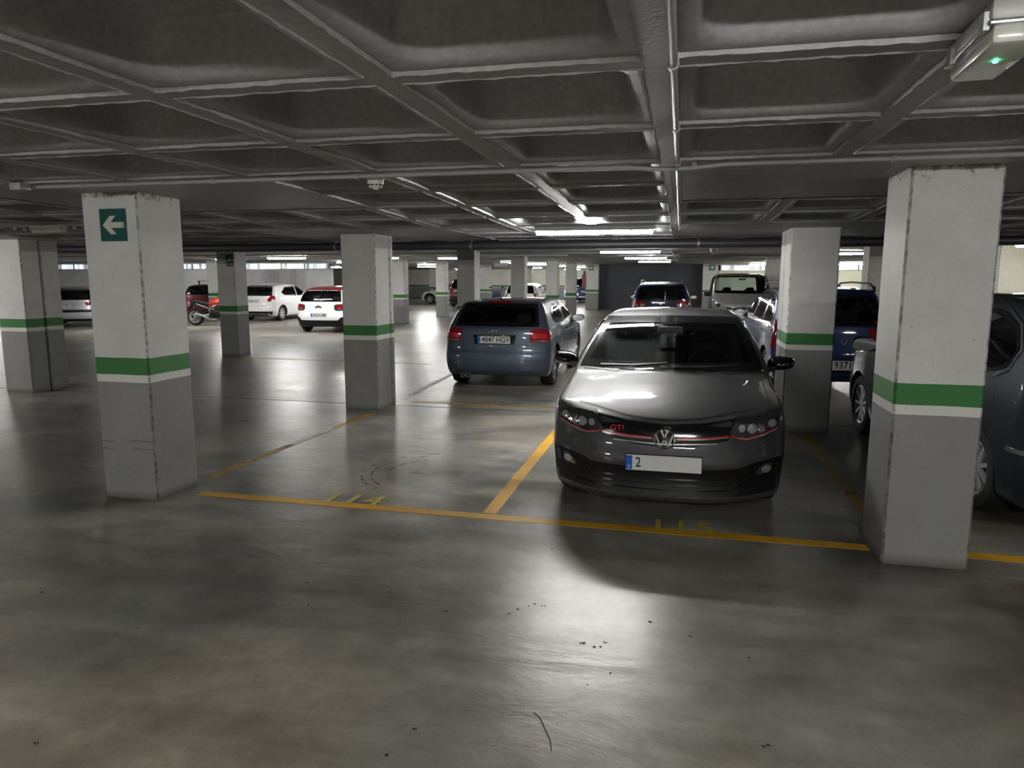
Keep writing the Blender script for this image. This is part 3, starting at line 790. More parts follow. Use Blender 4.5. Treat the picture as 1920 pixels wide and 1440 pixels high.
def digits(body, x, y, s, sx, label, space, z=.0029):
    cu = bpy.data.curves.new('t', 'FONT'); cu.body = body; cu.size = s; cu.extrude = .0004; cu.align_x = 'CENTER'; cu.align_y = 'BOTTOM_BASELINE'; cu.space_character = space; cu.offset = .006
    o = bpy.data.objects.new('t', cu); COL.objects.link(o); dg = bpy.context.evaluated_depsgraph_get(); dg.update()
    me = bpy.data.meshes.new_from_object(o.evaluated_get(dg)); bpy.data.objects.remove(o); me.materials.clear()
    me.transform(Matrix.Translation((x, y, z)) @ Matrix.Diagonal((sx, 1, 1, 1)))
    o = link('bay_number', me, M['stencil']); return tag(o, label, 'floor marking', 'painted bay numbers')
digits('114', -2.47, 4.93, .32, .95, 'faded yellow number 114 painted in the empty bay', 1.15)
digits('115', .05, 4.90, .30, .92, 'faded yellow number 115 painted in front of the dark hatchback', 1.15)

# ------------------------------------------------------------------ dirt on the floor
M['crumb'] = pm('dark_crumb', (.015, .013, .010), .8)
CR = [(-0.4, 3.2), (-0.33, 3.18), (-0.3, 3.24), (-0.1, 3.51), (0.1, 3.39), (0.36, 3.25), (-1.53, 3.52), (-2.03, 3.53), (0.36, 2.61), (-0.99, 2.22), (-0.79, 3.48), (-0.71, 3.56), (-0.04, 4.02), (-2.3, 1.99), (-0.95, 2.4), (-0.25, 2.97), (-0.76, 4.37), (-1.88, 3.28), (-1.15, 3.37), (-0.34, 2.86), (-3.4, 3.07), (-.74, 3.53), (-.82, 3.42), (-.66, 3.55)]
for i, (x, y) in enumerate(CR):
    mb = MB(); n = rnd.randint(1, 3); s = .012 if i in (0, 1, 3, 8, 9) else .006
    for k in range(n):
        mb.ball((rnd.uniform(-1.6, 1.6)*s, rnd.uniform(-1, 1)*s, .0025), (s*rnd.uniform(.8, 2.0), s*rnd.uniform(.6, 1.2), .006), 7, 5, Matrix.Rotation(rnd.uniform(0, 3), 3, 'Z'))
    o = mb.build('dirt_crumb', M['crumb']); o.location = (x, y, 0)
    tag(o, 'tiny dark crumb of dirt on the bare floor of the near aisle', 'dirt', 'crumbs of dirt on the floor')
hr = MB().tube([(-.52, 2.61, .002), (-.49, 2.58, .002), (-.455, 2.51, .002), (-.425, 2.45, .002), (-.41, 2.39, .002)], .0016, 5).build('thin_twig', M['crumb'])
tag(hr, 'thin dark twig lying curved on the near floor', 'twig')

# fire cabinets by the far columns
M['firered'] = pm('fire_red', (.13, .008, .012), .4)
for x, y, h0, h1, lb in ((-7.3, 32.2, 0, 1.72, 'dark red upright fire post standing beside the white car'), (-5.30, 40.0, 1.2, 1.95, 'narrow dark red fire cabinet on the broad column left of the dark wall')):
    r = empty('fire_cabinet', (x, y, 0)); tag(r, lb, 'fire cabinet')
    MB().cbox((0, 0, (h0+h1)/2), (.22, .2, h1-h0), .01).build('body', M['firered'], r)
    MB().cbox((.01, 0, h1 + .09), (.10, .1, .18), .02).build('cap', M['black'], r)
# ------------------------------------------------------------------ car builder
def area2(p): return sum(p[i][0]*p[(i+1) % len(p)][1] - p[(i+1) % len(p)][0]*p[i][1] for i in range(len(p)))
def offset_poly(poly, d):
    p = list(poly)
    if area2(p) < 0: p = p[::-1]
    n = len(p); out = []
    for i in range(n):
        a, b, c = Vector(p[i-1]), Vector(p[i]), Vector(p[(i+1) % n])
        e1 = (b-a).normalized(); e2 = (c-b).normalized()
        n1 = Vector((e1.y, -e1.x)); n2 = Vector((e2.y, -e2.x)); m = (n1+n2)
        if m.length < 1e-6: m = n1
        m.normalize(); k = max(.4, m.dot(n1)); q = b + m*(d/k); out.append((q.x, q.y))
    return out
def inside(pt, poly):
    x, y = pt; c = False; n = len(poly)
    for i in range(n):
        x1, y1 = poly[i]; x2, y2 = poly[(i+1) % n]
        if (y1 > y) != (y2 > y) and x < (x2-x1)*(y-y1)/(y2-y1) + x1: c = not c
    return c
def edist(pt, poly):
    p = Vector(pt); best = 9
    for i in range(len(poly)):
        a, b = Vector(poly[i]), Vector(poly[(i+1) % len(poly)]); ab = b-a
        t = max(0, min(1, (p-a).dot(ab)/max(ab.length_squared, 1e-12))); best = min(best, (p-(a+ab*t)).length)
    return best
def resample(poly, res):
    out = []; n = len(poly)
    for i in range(n):
        a, b = Vector(poly[i]), Vector(poly[(i+1) % n]); k = max(1, int(round((b-a).length/res)))
        for j in range(k): q = a + (b-a)*j/k; out.append((q.x, q.y))
    return out
def smooth_poly(poly, it=1, keep=.25):
    """corner cutting, rounds an outline"""
    for _ in range(it):
        o = []; n = len(poly)
        for i in range(n):
            a, b = poly[i], poly[(i+1) % n]
            o.append((a[0]*(1-keep)+b[0]*keep, a[1]*(1-keep)+b[1]*keep)); o.append((a[0]*keep+b[0]*(1-keep), a[1]*keep+b[1]*(1-keep)))
        poly = o
    return poly

class Body: pass

def make_body(sp):
    L, W = sp['L'], sp['W']; nx, ny, nz = sp.get('grid', (20, 60, 18))
    top = pchip(sp['top']); fi = pchip(sp['front']); ri = pchip(sp['rear']); sec = pchip(sp['sec']); plan = pchip(sp['plan'])
    bot = pchip(sp.get('bot', [(-L/2, .2), (-L/2+.5, .17), (L/2-.5, .17), (L/2, .19)]))
    crown = sp.get('crown', .05); cf, pf = sp.get('cf', (.42, 3.2)); cr, pr = sp.get('cr', (.30, 3.4))
    idx = {}; P = []
    def vid(i, j, k):
        key = (i, j, k)
        if key not in idx: idx[key] = len(P); P.append((2*i/nx - 1, 2*j/ny - 1, 2*k/nz - 1))
        return idx[key]
    F = []
    for j in range(ny):
        for k in range(nz):
            F.append((vid(0,j,k), vid(0,j,k+1), vid(0,j+1,k+1), vid(0,j+1,k)))
            F.append((vid(nx,j,k), vid(nx,j+1,k), vid(nx,j+1,k+1), vid(nx,j,k+1)))
    for i in range(nx):
        for k in range(nz):
            F.append((vid(i,0,k), vid(i+1,0,k), vid(i+1,0,k+1), vid(i,0,k+1)))
            F.append((vid(i,ny,k), vid(i,ny,k+1), vid(i+1,ny,k+1), vid(i+1,ny,k)))
        for j in range(ny):
            F.append((vid(i,j,0), vid(i,j+1,0), vid(i+1,j+1,0), vid(i+1,j,0)))
            F.append((vid(i,j,nz), vid(i+1,j,nz), vid(i+1,j+1,nz), vid(i,j+1,nz)))
    A = np.array(P); a, b, c = A[:, 0], A[:, 1], A[:, 2]
    Hc = W/2
    x = a*Hc; y = b*L/2; z = .2 + (c+1)/2*.6
    for it in range(30):
        wv = Hc*sec(z)*plan(y); x = a*wv
        xn = np.clip(np.abs(x)/Hc, 0, 1)
        yf = L/2 - fi(z) - cf*xn**pf; yr = -L/2 + ri(z) + cr*xn**pr
        y = .5*y + .5*(yr + (b+1)/2*(yf-yr))
        zt = top(y) - crown*xn**2; zb = bot(y)
        if 'dome' in sp:
            dh, dx, dy = sp['dome']; zt = zt + dh/(1 + np.exp(-(dx - np.abs(x))/.018))*np.clip((y - dy)/.1, 0, 1)*np.clip((L/2 - .1 - y)/.2, 0, 1)
        z = .5*z + .5*(zb + (c+1)/2*(zt-zb))
    V = np.stack([x, y, z], 1)
    # relax to round the edges
    nb = [set() for _ in range(len(V))]
    for f in F:
        for q in range(4): nb[f[q]].add(f[(q+1) % 4]); nb[f[q]].add(f[q-1])
    mxn = max(len(s) for s in nb); NB = np.zeros((len(V), mxn), int); CN = np.zeros(len(V))
    for i, s in enumerate(nb):
        s = list(s); CN[i] = len(s); NB[i] = s + [s[0]]*(mxn-len(s))
    NBW = np.array([[1.0]*len(s) + [0.0]*(mxn-len(s)) for s in nb])
    for _ in range(sp.get('relax', 2)):
        av = (V[NB]*NBW[:, :, None]).sum(1)/CN[:, None]; V = V + (av - V)*.55
        av = (V[NB]*NBW[:, :, None]).sum(1)/CN[:, None]; V = V - (av - V)*.28
    B = Body(); B.sp = sp; B.L, B.W = L, W; B.top, B.sec, B.plan, B.ri, B.fi = top, sec, plan, ri, fi; B.cr, B.pr = cr, pr
    me = mesh([tuple(v) for v in V], F, 'body')
    if sp.get('sub', 0):
        o = bpy.data.objects.new('tmp', me); COL.objects.link(o); md = o.modifiers.new('s', 'SUBSURF'); md.levels = sp['sub']; md.render_levels = sp['sub']
        dg = bpy.context.evaluated_depsgraph_get(); dg.update(); me2 = bpy.data.meshes.new_from_object(o.evaluated_get(dg)); bpy.data.objects.remove(o); me = me2
    B.me = me
    n = len(me.vertices); co = np.empty(n*3); me.vertices.foreach_get('co', co)
    vs = [Vector(v) for v in co.reshape(-1, 3)]
    B.bvh = BVHTree.FromPolygons(vs, [tuple(p.vertices) for p in me.polygons])
    return B

DIRS = {'F': (0, -1, 0), 'R': (0, 1, 0), 'L': (1, 0, 0), 'S': (-1, 0, 0), 'T': (0, 0, -1)}
def to3(B, view, p):
    if view == 'F': return Vector((p[0], 5, p[1]))
    if view == 'R': return Vector((p[0], -5, p[1]))
    if view == 'L': return Vector((-5, p[0], p[1]))
    if view == 'S': return Vector((5, p[0], p[1]))
    return Vector((p[0], p[1], 5))
def proj2(view, co):
    return (co.x, co.z) if view in 'FR' else ((co.y, co.z) if view in 'LS' else (co.x, co.y))
def hit(B, view, p):
    o = to3(B, view, p); d = Vector(DIRS[view])
    h = B.bvh.ray_cast(o, d)
    if h[0] is None:
        q = {'F': Vector((p[0], B.L/2 - .3, p[1])), 'R': Vector((p[0], -B.L/2 + .3, p[1])), 'L': Vector((-B.W/2, p[0], p[1])), 'S': Vector((B.W/2, p[0], p[1])), 'T': Vector((p[0], p[1], 1.5))}[view]
        h = B.bvh.find_nearest(q)
        return h[0], h[1]
    return h[0], h[1]

def patch(B, name, view, poly, mat, parent, off=.004, res=.035, hole=None, th=.012, smooth=35, dome=0.0):
    poly = list(poly)
    if area2(poly) < 0: poly = poly[::-1]
    bd = resample(poly, res); pts = [Vector(p) for p in bd]; n = len(bd)
    edges = [(i, (i+1) % n) for i in range(n)]; loops = [list(range(n))]
    if hole:
        h = list(hole)
        if area2(h) < 0: h = h[::-1]
        hb = resample(h, res); k = len(pts); pts += [Vector(p) for p in hb]; m = len(hb)
        edges += [(k+i, k+(i+1) % m) for i in range(m)]; loops.append([k+i for i in range(m)])
    xs = [p[0] for p in bd]; ys = [p[1] for p in bd]
    gx = min(xs) + res*.5
    while gx < max(xs):
        gy = min(ys) + res*.5
        while gy < max(ys):
            if inside((gx, gy), bd) and edist((gx, gy), poly) > res*.4 and not (hole and (inside((gx, gy), hb) or edist((gx, gy), hb) < res*.4)):
                pts.append(Vector((gx, gy)))
            gy += res
        gx += res
    r = delaunay_2d_cdt(pts, edges, [], 0, 1e-6)
    vo, fo = r[0], r[2]
    fs = []
    for f in fo:
        c = sum((vo[i] for i in f), Vector((0, 0)))/len(f)
        if not inside(c, bd) or (hole and inside(c, hb)): continue
        fs.append(tuple(f))
    V = []; Bk = []
    for p in vo:
        c, nrm = hit(B, view, p)
        if nrm.dot(Vector(DIRS[view])) > 0: nrm = -nrm
        e = 0
        if dome: e = dome*min(1.0, edist((p[0], p[1]), poly)/.05)
        V.append(c + nrm*(off + e)); Bk.append(c - nrm*th)
    def stretch(f):
        a2 = abs(sum(vo[f[i]][0]*vo[f[(i+1) % len(f)]][1] - vo[f[(i+1) % len(f)]][0]*vo[f[i]][1] for i in range(len(f))))/2
        a3 = sum((V[f[i]]-V[f[0]]).cross(V[f[i+1]]-V[f[0]]).length/2 for i in range(1, len(f)-1))
        return a3 > 4.5*a2 + 1e-7
    fs = [f for f in fs if not stretch(f)]
    # skirt along boundary edges
    cnt = {}
    for f in fs:
        for i in range(len(f)):
            a, b = f[i], f[(i+1) % len(f)]; cnt[(a, b)] = cnt.get((a, b), 0) + 1
    nv = len(V); be = [(a, b) for (a, b) in cnt if (b, a) not in cnt]
    used = sorted({i for e in be for i in e}); mp = {u: nv + i for i, u in enumerate(used)}
    for u in used: V.append(Bk[u])
    flip = view in 'RS'
    if view == 'R': flip = False
    F = []
    # orientation: make faces point outward
    d = Vector(DIRS[view])
    for f in fs:
        a, b, c = V[f[0]], V[f[1]], V[f[2]]
        F.append(f if (b-a).cross(c-a).dot(d) < 0 else f[::-1])
    for a, b in be: F.append((a, b, mp[b], mp[a]))
    me = mesh(V, F, name)
    bm = bmesh.new(); bm.from_mesh(me)
    # drop unused verts, fix skirt orientation relative to the faces
    bmesh.ops.delete(bm, geom=[v for v in bm.verts if not v.link_faces], context='VERTS')
    bm.to_mesh(me); bm.free()
    return link(name, me, mat, parent, smooth)

def strip(B, name, view, path, w, mat, parent, off=.0015, res=.04, closed=False):
    """thin ribbon following the body along a path"""
    pts = [Vector(p) for p in path]; q = []
    for i in range(len(pts) - (0 if closed else 1)):
        a, b = pts[i], pts[(i+1) % len(pts)]; k = max(1, int((b-a).length/res))
        for j in range(k): q.append(a + (b-a)*j/k)
    if not closed: q.append(pts[-1])
    n = len(q); V = []; F = []
    for i in range(n):
        a = q[i-1] if (i or closed) else q[0]; b = q[(i+1) % n] if (i < n-1 or closed) else q[-1]
        t = (b-a).normalized(); nn = Vector((-t.y, t.x))*w/2
        for s in (1, -1):
            c, nrm = hit(B, view, q[i] + nn*s)
            if nrm.dot(Vector(DIRS[view])) > 0: nrm = -nrm
            V.append(c + nrm*off)
    for i in range(n - (0 if closed else 1)):
        j = (i+1) % n; F.append((2*i, 2*j, 2*j+1, 2*i+1))
    return V, F
def seams(B, items, parent, name='panel_gap', w=.006, mat='seam'):
    for (view, path) in items:
        v, f = strip(B, '', view, path, w, None, None); MB().add(v, f).build(name, M[mat], parent, None, fix=False)

def flipx(poly): return [(-x, z) for x, z in poly]

def wheel(sp, parent, x, y, side, steer=0.0):
    Rw = sp['Rw']; tw = sp.get('tw', .2); rim = sp.get('rim', Rw*.66)
    base = bpy.data.objects.new('wheel', None)
    h = tw/2
    prof = [(-h*.80, rim*.97), (-h*.95, rim*1.06), (-h, rim + (Rw-rim)*.45), (-h*.93, Rw*.955), (-h*.75, Rw*.992), (-h*.3, Rw), (h*.3, Rw), (h*.75, Rw*.992), (h*.93, Rw*.955), (h, rim + (Rw-rim)*.45), (h*.95, rim*1.06), (h*.80, rim*.97)]
    n = sp.get('wn', 40)
    ty = MB().lathe(prof, n, 'X', closed=True).build('wheel', M['rubber'], parent, 40)
    ty.location = (x, y, Rw); ty.rotation_euler = (0, 0, (0 if side > 0 else PI) + steer)
    r = MB()
    r.lathe([(h*.70, rim), (h*.86, rim), (h*.88, rim*.97), (h*.80, rim*.93), (h*.2, rim*.88), (-h*.6, rim*.86), (-h*.6, rim*.95)], n, 'X', closed=True)
    sn = sp.get('spokes', 5); tws = sp.get('twin', 0)
    for k in range(sn):
        a0 = 2*PI*k/sn + .3
        for da in ((-.16, .16) if tws else (0,)):
            a = a0 + da; wd = rim*(.10 if tws else sp.get('spw', .2))
            ca, sa = math.cos(a), math.sin(a); ta = (-sa, ca)
            def pt(rad, off, ax): return (ax, ca*rad + ta[0]*off, sa*rad + ta[1]*off)
            r0, r1 = rim*.12, rim*.94
            vs = [pt(r0, -wd*.45, h*.72), pt(r0, wd*.45, h*.72), pt(r1, wd*.6, h*.80), pt(r1, -wd*.6, h*.80), pt(r0, -wd*.6, h*.45), pt(r0, wd*.6, h*.45), pt(r1, wd*.85, h*.55), pt(r1, -wd*.85, h*.55)]
            r.add(vs, [(0,1,2,3), (7,6,5,4), (0,4,5,1), (1,5,6,2), (2,6,7,3), (3,7,4,0)])
    r.lathe([(h*.3, rim*.24), (h*.70, rim*.22), (h*.80, rim*.15), (h*.82, .0001)], 16, 'X')
    r.build('rim', M[sp.get('rimmat', 'alloy')], ty, 35)
    if sp.get('detail'):
        MB().lathe([(-.01, rim*.78), (.01, rim*.78), (.01, .03), (-.01, .03)], 24, 'X', closed=True).build('brake_disc', M['steel'], ty, 40)
    MB().lathe([(-h*.7, rim*.84), (-h*.62, rim*.84), (-h*.6, .0001)], n, 'X').build('hub_shadow_plate', M['black'], ty, 40) if not sp.get('detail') else None
    return ty

def mirror(B, parent, y, z, side, mat='gloss', s=1.0, base=None, reach=.13):
    """door mirror: rounded shell on a short foot, mirror glass facing backwards"""
    c, nrm = hit(B, 'S' if side > 0 else 'L', (y, z - .03))
    x0 = c.x
    cx = x0 + side*reach*s
    V = []; F = []; nu, nv = 16, 9
    for j in range(nv + 1):
        t = j/nv; yy = y - .055*s + .125*s*t            # from glass rim to nose
        k = max(0.02, (1 - t**2.2))**.55
        for i in range(nu):
            a = 2*PI*i/nu; ca, sa = math.cos(a), math.sin(a)
            ex = abs(ca)**.75*(1 if ca > 0 else -1); ez = abs(sa)**.75*(1 if sa > 0 else -1)
            V.append((cx + side*.115*s*ex*k + side*.012*t, yy, z + (.068 if ez*1 > 0 else .06)*s*ez*k + .012*s*(ca)*k))
    for j in range(nv):
        for i in range(nu): F.append((j*nu+i, j*nu+(i+1) % nu, (j+1)*nu+(i+1) % nu, (j+1)*nu+i))
    F.append(tuple(range(nv*nu, nv*nu+nu)))
    mb = MB().add(V, F)
    mb.add(*_foot(x0, y, z, side, s, cx))
    o = mb.build('door_mirror', M[mat], parent, 50)
    g = MB(); gv = [(cx + side*.103*s*(abs(math.cos(a))**.75)*(1 if math.cos(a) > 0 else -1), y - .050*s, z + .057*s*(abs(math.sin(a))**.75)*(1 if math.sin(a) > 0 else -1)) for a in [2*PI*i/16 for i in range(16)]]
    g.add(gv, [tuple(range(16))]); g.build('mirror_glass', M['chrome'], o, fix=False)
    return o
def _foot(x0, y, z, side, s, cx):
    a = x0 - side*.02; b = cx - side*.05*s
    vs = [(a, y - .02, z - .075*s), (a, y + .07*s, z - .075*s), (a, y + .07*s, z - .03*s), (a, y - .02, z - .03*s),
          (b, y - .02, z - .06*s), (b, y + .05*s, z - .06*s), (b, y + .05*s, z - .015*s), (b, y - .02, z - .015*s)]
    return vs, [(0,1,2,3), (7,6,5,4), (0,4,5,1), (1,5,6,2), (2,6,7,3), (3,7,4,0)]

def plate(parent, y, z, facing, text, w=.52, h=.11, tilt=0.0, x=0.0, blue=True, frame=True, tx=0):
    s = 1 if facing == 'F' else -1
    mb = MB()
    o = MB().box((x, y, z), (w, .008, h)).build('license_plate', M['plate'], parent)
    if frame: MB().box((x, y - s*.006, z), (w + .012, .008, h + .012)).build('plate_frame', M['black'], o)
    bx = (x + s*(w/2 - .022)) if facing == 'F' else (x - w/2 + .022)
    if blue:
        MB().box((bx, y + s*.0045, z), (.042, .002, h - .01)).build('country_band', M['plateblue'], o)
        put_text('country_letter', 'E', .03, (bx, y + s*.006, z - h*.28), facing if facing == 'F' else 'B', M['plate'], o, .0006)
    if text:
        put_text('plate_number', text, h*1.06, (x + (-s if facing == 'F' else 1)*.022*(1) + tx, y + s*.0048, z), facing if facing == 'F' else 'B', M['ink'], o, .0008, bold=.0014, sx=.88)
    return o

def seat(parent, x, y, z0, rear=False):
    mb = MB()
    mb.cbox((x, y, z0 + .06), (.50, .50, .14), .05)
    mb.cbox((x, y - .27, z0 + .38), (.47, .13, .60), .05, Matrix.Rotation(R(14), 3, 'X'))
    mb.cbox((x, y - .37, z0 + .76), (.25, .10, .18), .04, Matrix.Rotation(R(8), 3, 'X'))
    mb.tube([(x - .05, y - .35, z0 + .62), (x - .05, y - .36, z0 + .72)], .008, 6); mb.tube([(x + .05, y - .35, z0 + .62), (x + .05, y - .36, z0 + .72)], .008, 6)
    return mb.build('seat', M['seat'], parent, 50)

def car(sp):
    B = make_body(sp); L, W, Rw = B.L, B.W, sp['Rw']
    root = empty(sp['name'], sp['loc'], sp['rot']); tag(root, sp['label'], sp.get('cat', 'car'))
    pmt = sp['paint']
    # wheel arches
    me = B.me; me.materials.append(pmt); me.materials.append(M['black'])
    o = bpy.data.objects.new('tmp', me); COL.objects.link(o)
    cuts = MB(); ra = Rw + sp.get('archgap', .045)
    for yy in (sp['yf'], sp['yr']):
        for s in (1, -1):
            xa, xb = s*(W/2 - .34), s*(W/2 + .12)
            pr = [(min(xa, xb), ra), (max(xa, xb), ra)]
            cuts.lathe(pr, 36, 'X', (0, yy, Rw + .01))
    cm = mesh(cuts.v, cuts.f); bm = bmesh.new(); bm.from_mesh(cm); bmesh.ops.recalc_face_normals(bm, faces=bm.faces[:]); bm.to_mesh(cm); bm.free()
    cm.materials.append(pmt); cm.materials.append(M['black']); cm.polygons.foreach_set('material_index', [1]*len(cm.polygons))
    co = bpy.data.objects.new('tmpc', cm); COL.objects.link(co)
    md = o.modifiers.new('b', 'BOOLEAN'); md.object = co; md.operation = 'DIFFERENCE'; md.solver = 'EXACT'
    dg = bpy.context.evaluated_depsgraph_get(); dg.update()
    me = bpy.data.meshes.new_from_object(o.evaluated_get(dg))
    bpy.data.objects.remove(o); bpy.data.objects.remove(co)
    wins = []
    # windows: (name, view, polygon)
    for (nm, view, poly) in sp.get('windows', []):
        if poly[0] == 'ws': poly = auto_ws(B, *poly[1:])
        elif poly[0] == 'rw': poly = auto_ws(B, *poly[1:], front=False, drop=0)
        wins.append((nm, view, poly, 0))
        if view in 'LS' and sp.get('bothsides', True): wins.append((nm, {'L': 'S', 'S': 'L'}[view], poly, 0))
    if sp.get('open'):
        bm = bmesh.new(); bm.from_mesh(me); bm.faces.ensure_lookup_table(); dl = []
        for f in bm.faces:
            c = f.calc_center_median()
            for (nm, view, poly, _) in wins:
                if f.normal.dot(Vector(DIRS[view])) < -.12 and c.z > .6:
                    p = proj2(view, c)
                    if (view == 'F' and c.y < 0 - L*.2) or (view == 'R' and c.y > -L*.05): continue
                    if inside(p, poly) and edist(p, poly) > .018: dl.append(f); break
        bmesh.ops.delete(bm, geom=dl, context='FACES'); bm.to_mesh(me); bm.free()
    me.polygons.foreach_set('use_smooth', [True]*len(me.polygons)); me.update(); me.set_sharp_from_angle(angle=R(38))
    body = bpy.data.objects.new('body', me); COL.objects.link(body); body.parent = root
    B.root = root; B.body = body
    gm = M[sp.get('glass', 'window')]
    for (nm, view, poly, _) in wins:
        g = patch(B, nm, view, poly, gm, root, off=.005, res=sp.get('res', .05), th=.004)
        if sp.get('open'):
            patch(B, 'window_border', view, offset_poly(poly, .006), M['gloss'], g, off=.0065, res=.03, hole=offset_poly(poly, -sp.get('frit', .042)), th=.006)
    for it in sp.get('patches', []):
        nm, view, poly, mat = it[:4]; kw = it[4] if len(it) > 4 else {}
        kw = dict(kw); mir = kw.pop('mirror', True); sub = kw.pop('sub', [])
        polys = [(view, poly)]
        if mir:
            if view in 'FRT': polys.append((view, flipx(poly)))
            else: polys.append(({'L': 'S', 'S': 'L'}[view], poly))
        for qi, (v, p) in enumerate(polys):
            po = patch(B, nm, v, p, M[mat], root, **kw)
            for (n2, p2, m2, kw2) in sub:
                pp = flipx(p2) if (qi == 1 and v in 'FRT') else p2
                patch(B, n2, v, pp, M[m2], po, **kw2)
    if sp.get('seams'): seams(B, sp['seams'], root)
    xw = W/2 - sp.get('tw', .2)/2 - sp.get('wheelin', .035)
    for yy, st in ((sp['yf'], sp.get('steer', 0)), (sp['yr'], 0)):
        for s in (1, -1): wheel(sp, root, s*xw, yy, s, st)
    if 'mirrors' in sp:
        my, mz, mm, ms = sp['mirrors']
        for s in (1, -1): mirror(B, root, my, mz, s, mm, ms)
    if sp.get('open'):
        zc = sp.get('cabin', .55); yc = sp.get('seaty', 0.0)
        for s in (1, -1): seat(root, s*.36, yc, zc - .24)
        for s in (1, -1): seat(root, s*.36, yc - .85, zc - .32)
        dy = sp['dashy']; dz = sp['dashz']
        mb = MB(); prof = [(-.33, -.35), (-.36, -.12), (-.25, -.02), (0, .02), (.28, -.02), (.45, -.08), (.45, -.35)]
        mb.prism([(dy + a, dz + b) for a, b in prof], -W*.40, W*.40, 'X')
        mb.build('dashboard', M['dash'], root, 30)
        hx = -.36 if sp.get('lhd', True) else .36
        sw = MB(); Rm = Matrix.Rotation(R(-24), 3, 'X'); n = 28; ring = []
        for k in range(n + 1):
            a = 2*PI*k/n; ring.append(Vector((hx, dy - .42, dz + .0)) + Rm @ Vector((.185*math.cos(a), 0, .185*math.sin(a))))
        sw.tube(ring, .014, 8, cap=False)
        for a in (0, PI, -PI/2):
            sw.tube([Vector((hx, dy - .42, dz)) + Rm @ Vector((0, .0, 0)), Vector((hx, dy - .42, dz)) + Rm @ Vector((.18*math.cos(a), 0, .18*math.sin(a)))], .014, 6)
        sw.ball((hx, dy - .42, dz), (.12, .05, .12)); sw.build('steering_wheel', M['dash'], root, 50)
        MB().cbox((0, dy - .10, sp['mirz']), (.22, .03, .06), .012).build('rear_view_mirror', M['dash'], root, 40)
        # cabin floor and tub
        MB().box((0, yc - .2, .34), (W*.8, 2.3, .06)).build('cabin_floor', M['seat'], root)
    return B, root

def auto_ws(B, z0, z1, m0=.05, m1=.05, front=True, drop=.02, n=6, arch=.012):
    """outline of windscreen or rear window between two heights, in front view"""
    ys = np.linspace(0 if front else -B.L/2 + .02, B.L/2, 400) if front else None
    pts = []
    for i in range(n + 1):
        z = z0 + (z1-z0)*i/n
        if front:
            tt = B.top(ys); k = np.where(tt >= z + .01)[0]; y = float(ys[k[-1]]) if len(k) else 0.0
        else: y = -B.L/2 + float(B.ri(z))
        w = B.W/2*float(B.sec(z))*float(B.plan(y)) - (m0 + (m1-m0)*i/n)
        pts.append((w, z))
    right = pts; left = [(-x, z) for x, z in pts[::-1]]
    w0, w1 = pts[0][0], pts[-1][0]
    topc = [(w1*t, z1 + arch*(1-t*t)) for t in (.6, .2, -.2, -.6)]
    botc = [(w0*t, z0 - drop*(1-t*t)) for t in (-.6, -.2, .2, .6)]
    return right + topc + left + botc
# ------------------------------------------------------------------ the cars
M['p_grey'] = paint('paint_dark_grey', (.058, .059, .064), .4)
M['p_slate'] = paint('paint_slate_grey', (.078, .105, .14), .5)
M['p_blue'] = paint('paint_blue', (.008, .026, .10), .4)
M['p_navy'] = paint('paint_blue_grey', (.018, .024, .036), .4)
M['p_ink'] = paint('paint_dark_blue', (.01, .016, .045), .5)
M['p_silver'] = paint('paint_silver', (.42, .42, .46), .7)
M['p_vansilver'] = paint('paint_van_silver', (.36, .35, .33), .5)
M['p_white'] = paint('paint_white', (.68, .68, .70), 0)
M['p_cream'] = paint('paint_pale_silver', (.55, .56, .54), .3)
M['p_red'] = paint('paint_red', (.25, .01, .016), .3)
M['p_wine'] = paint('paint_wine_red', (.11, .006, .012), .4)
M['p_lblue'] = paint('paint_light_blue', (.22, .35, .5), .4)

def oval(cx, cz, rx, rz, n=12): return [(cx + rx*math.cos(2*PI*k/n), cz + rz*math.sin(2*PI*k/n)) for k in range(n)]
def rect(x0, z0, x1, z1): return [(x0, z0), (x1, z0), (x1, z1), (x0, z1)]
def band(top_, bot_): return list(top_) + list(bot_)[::-1]

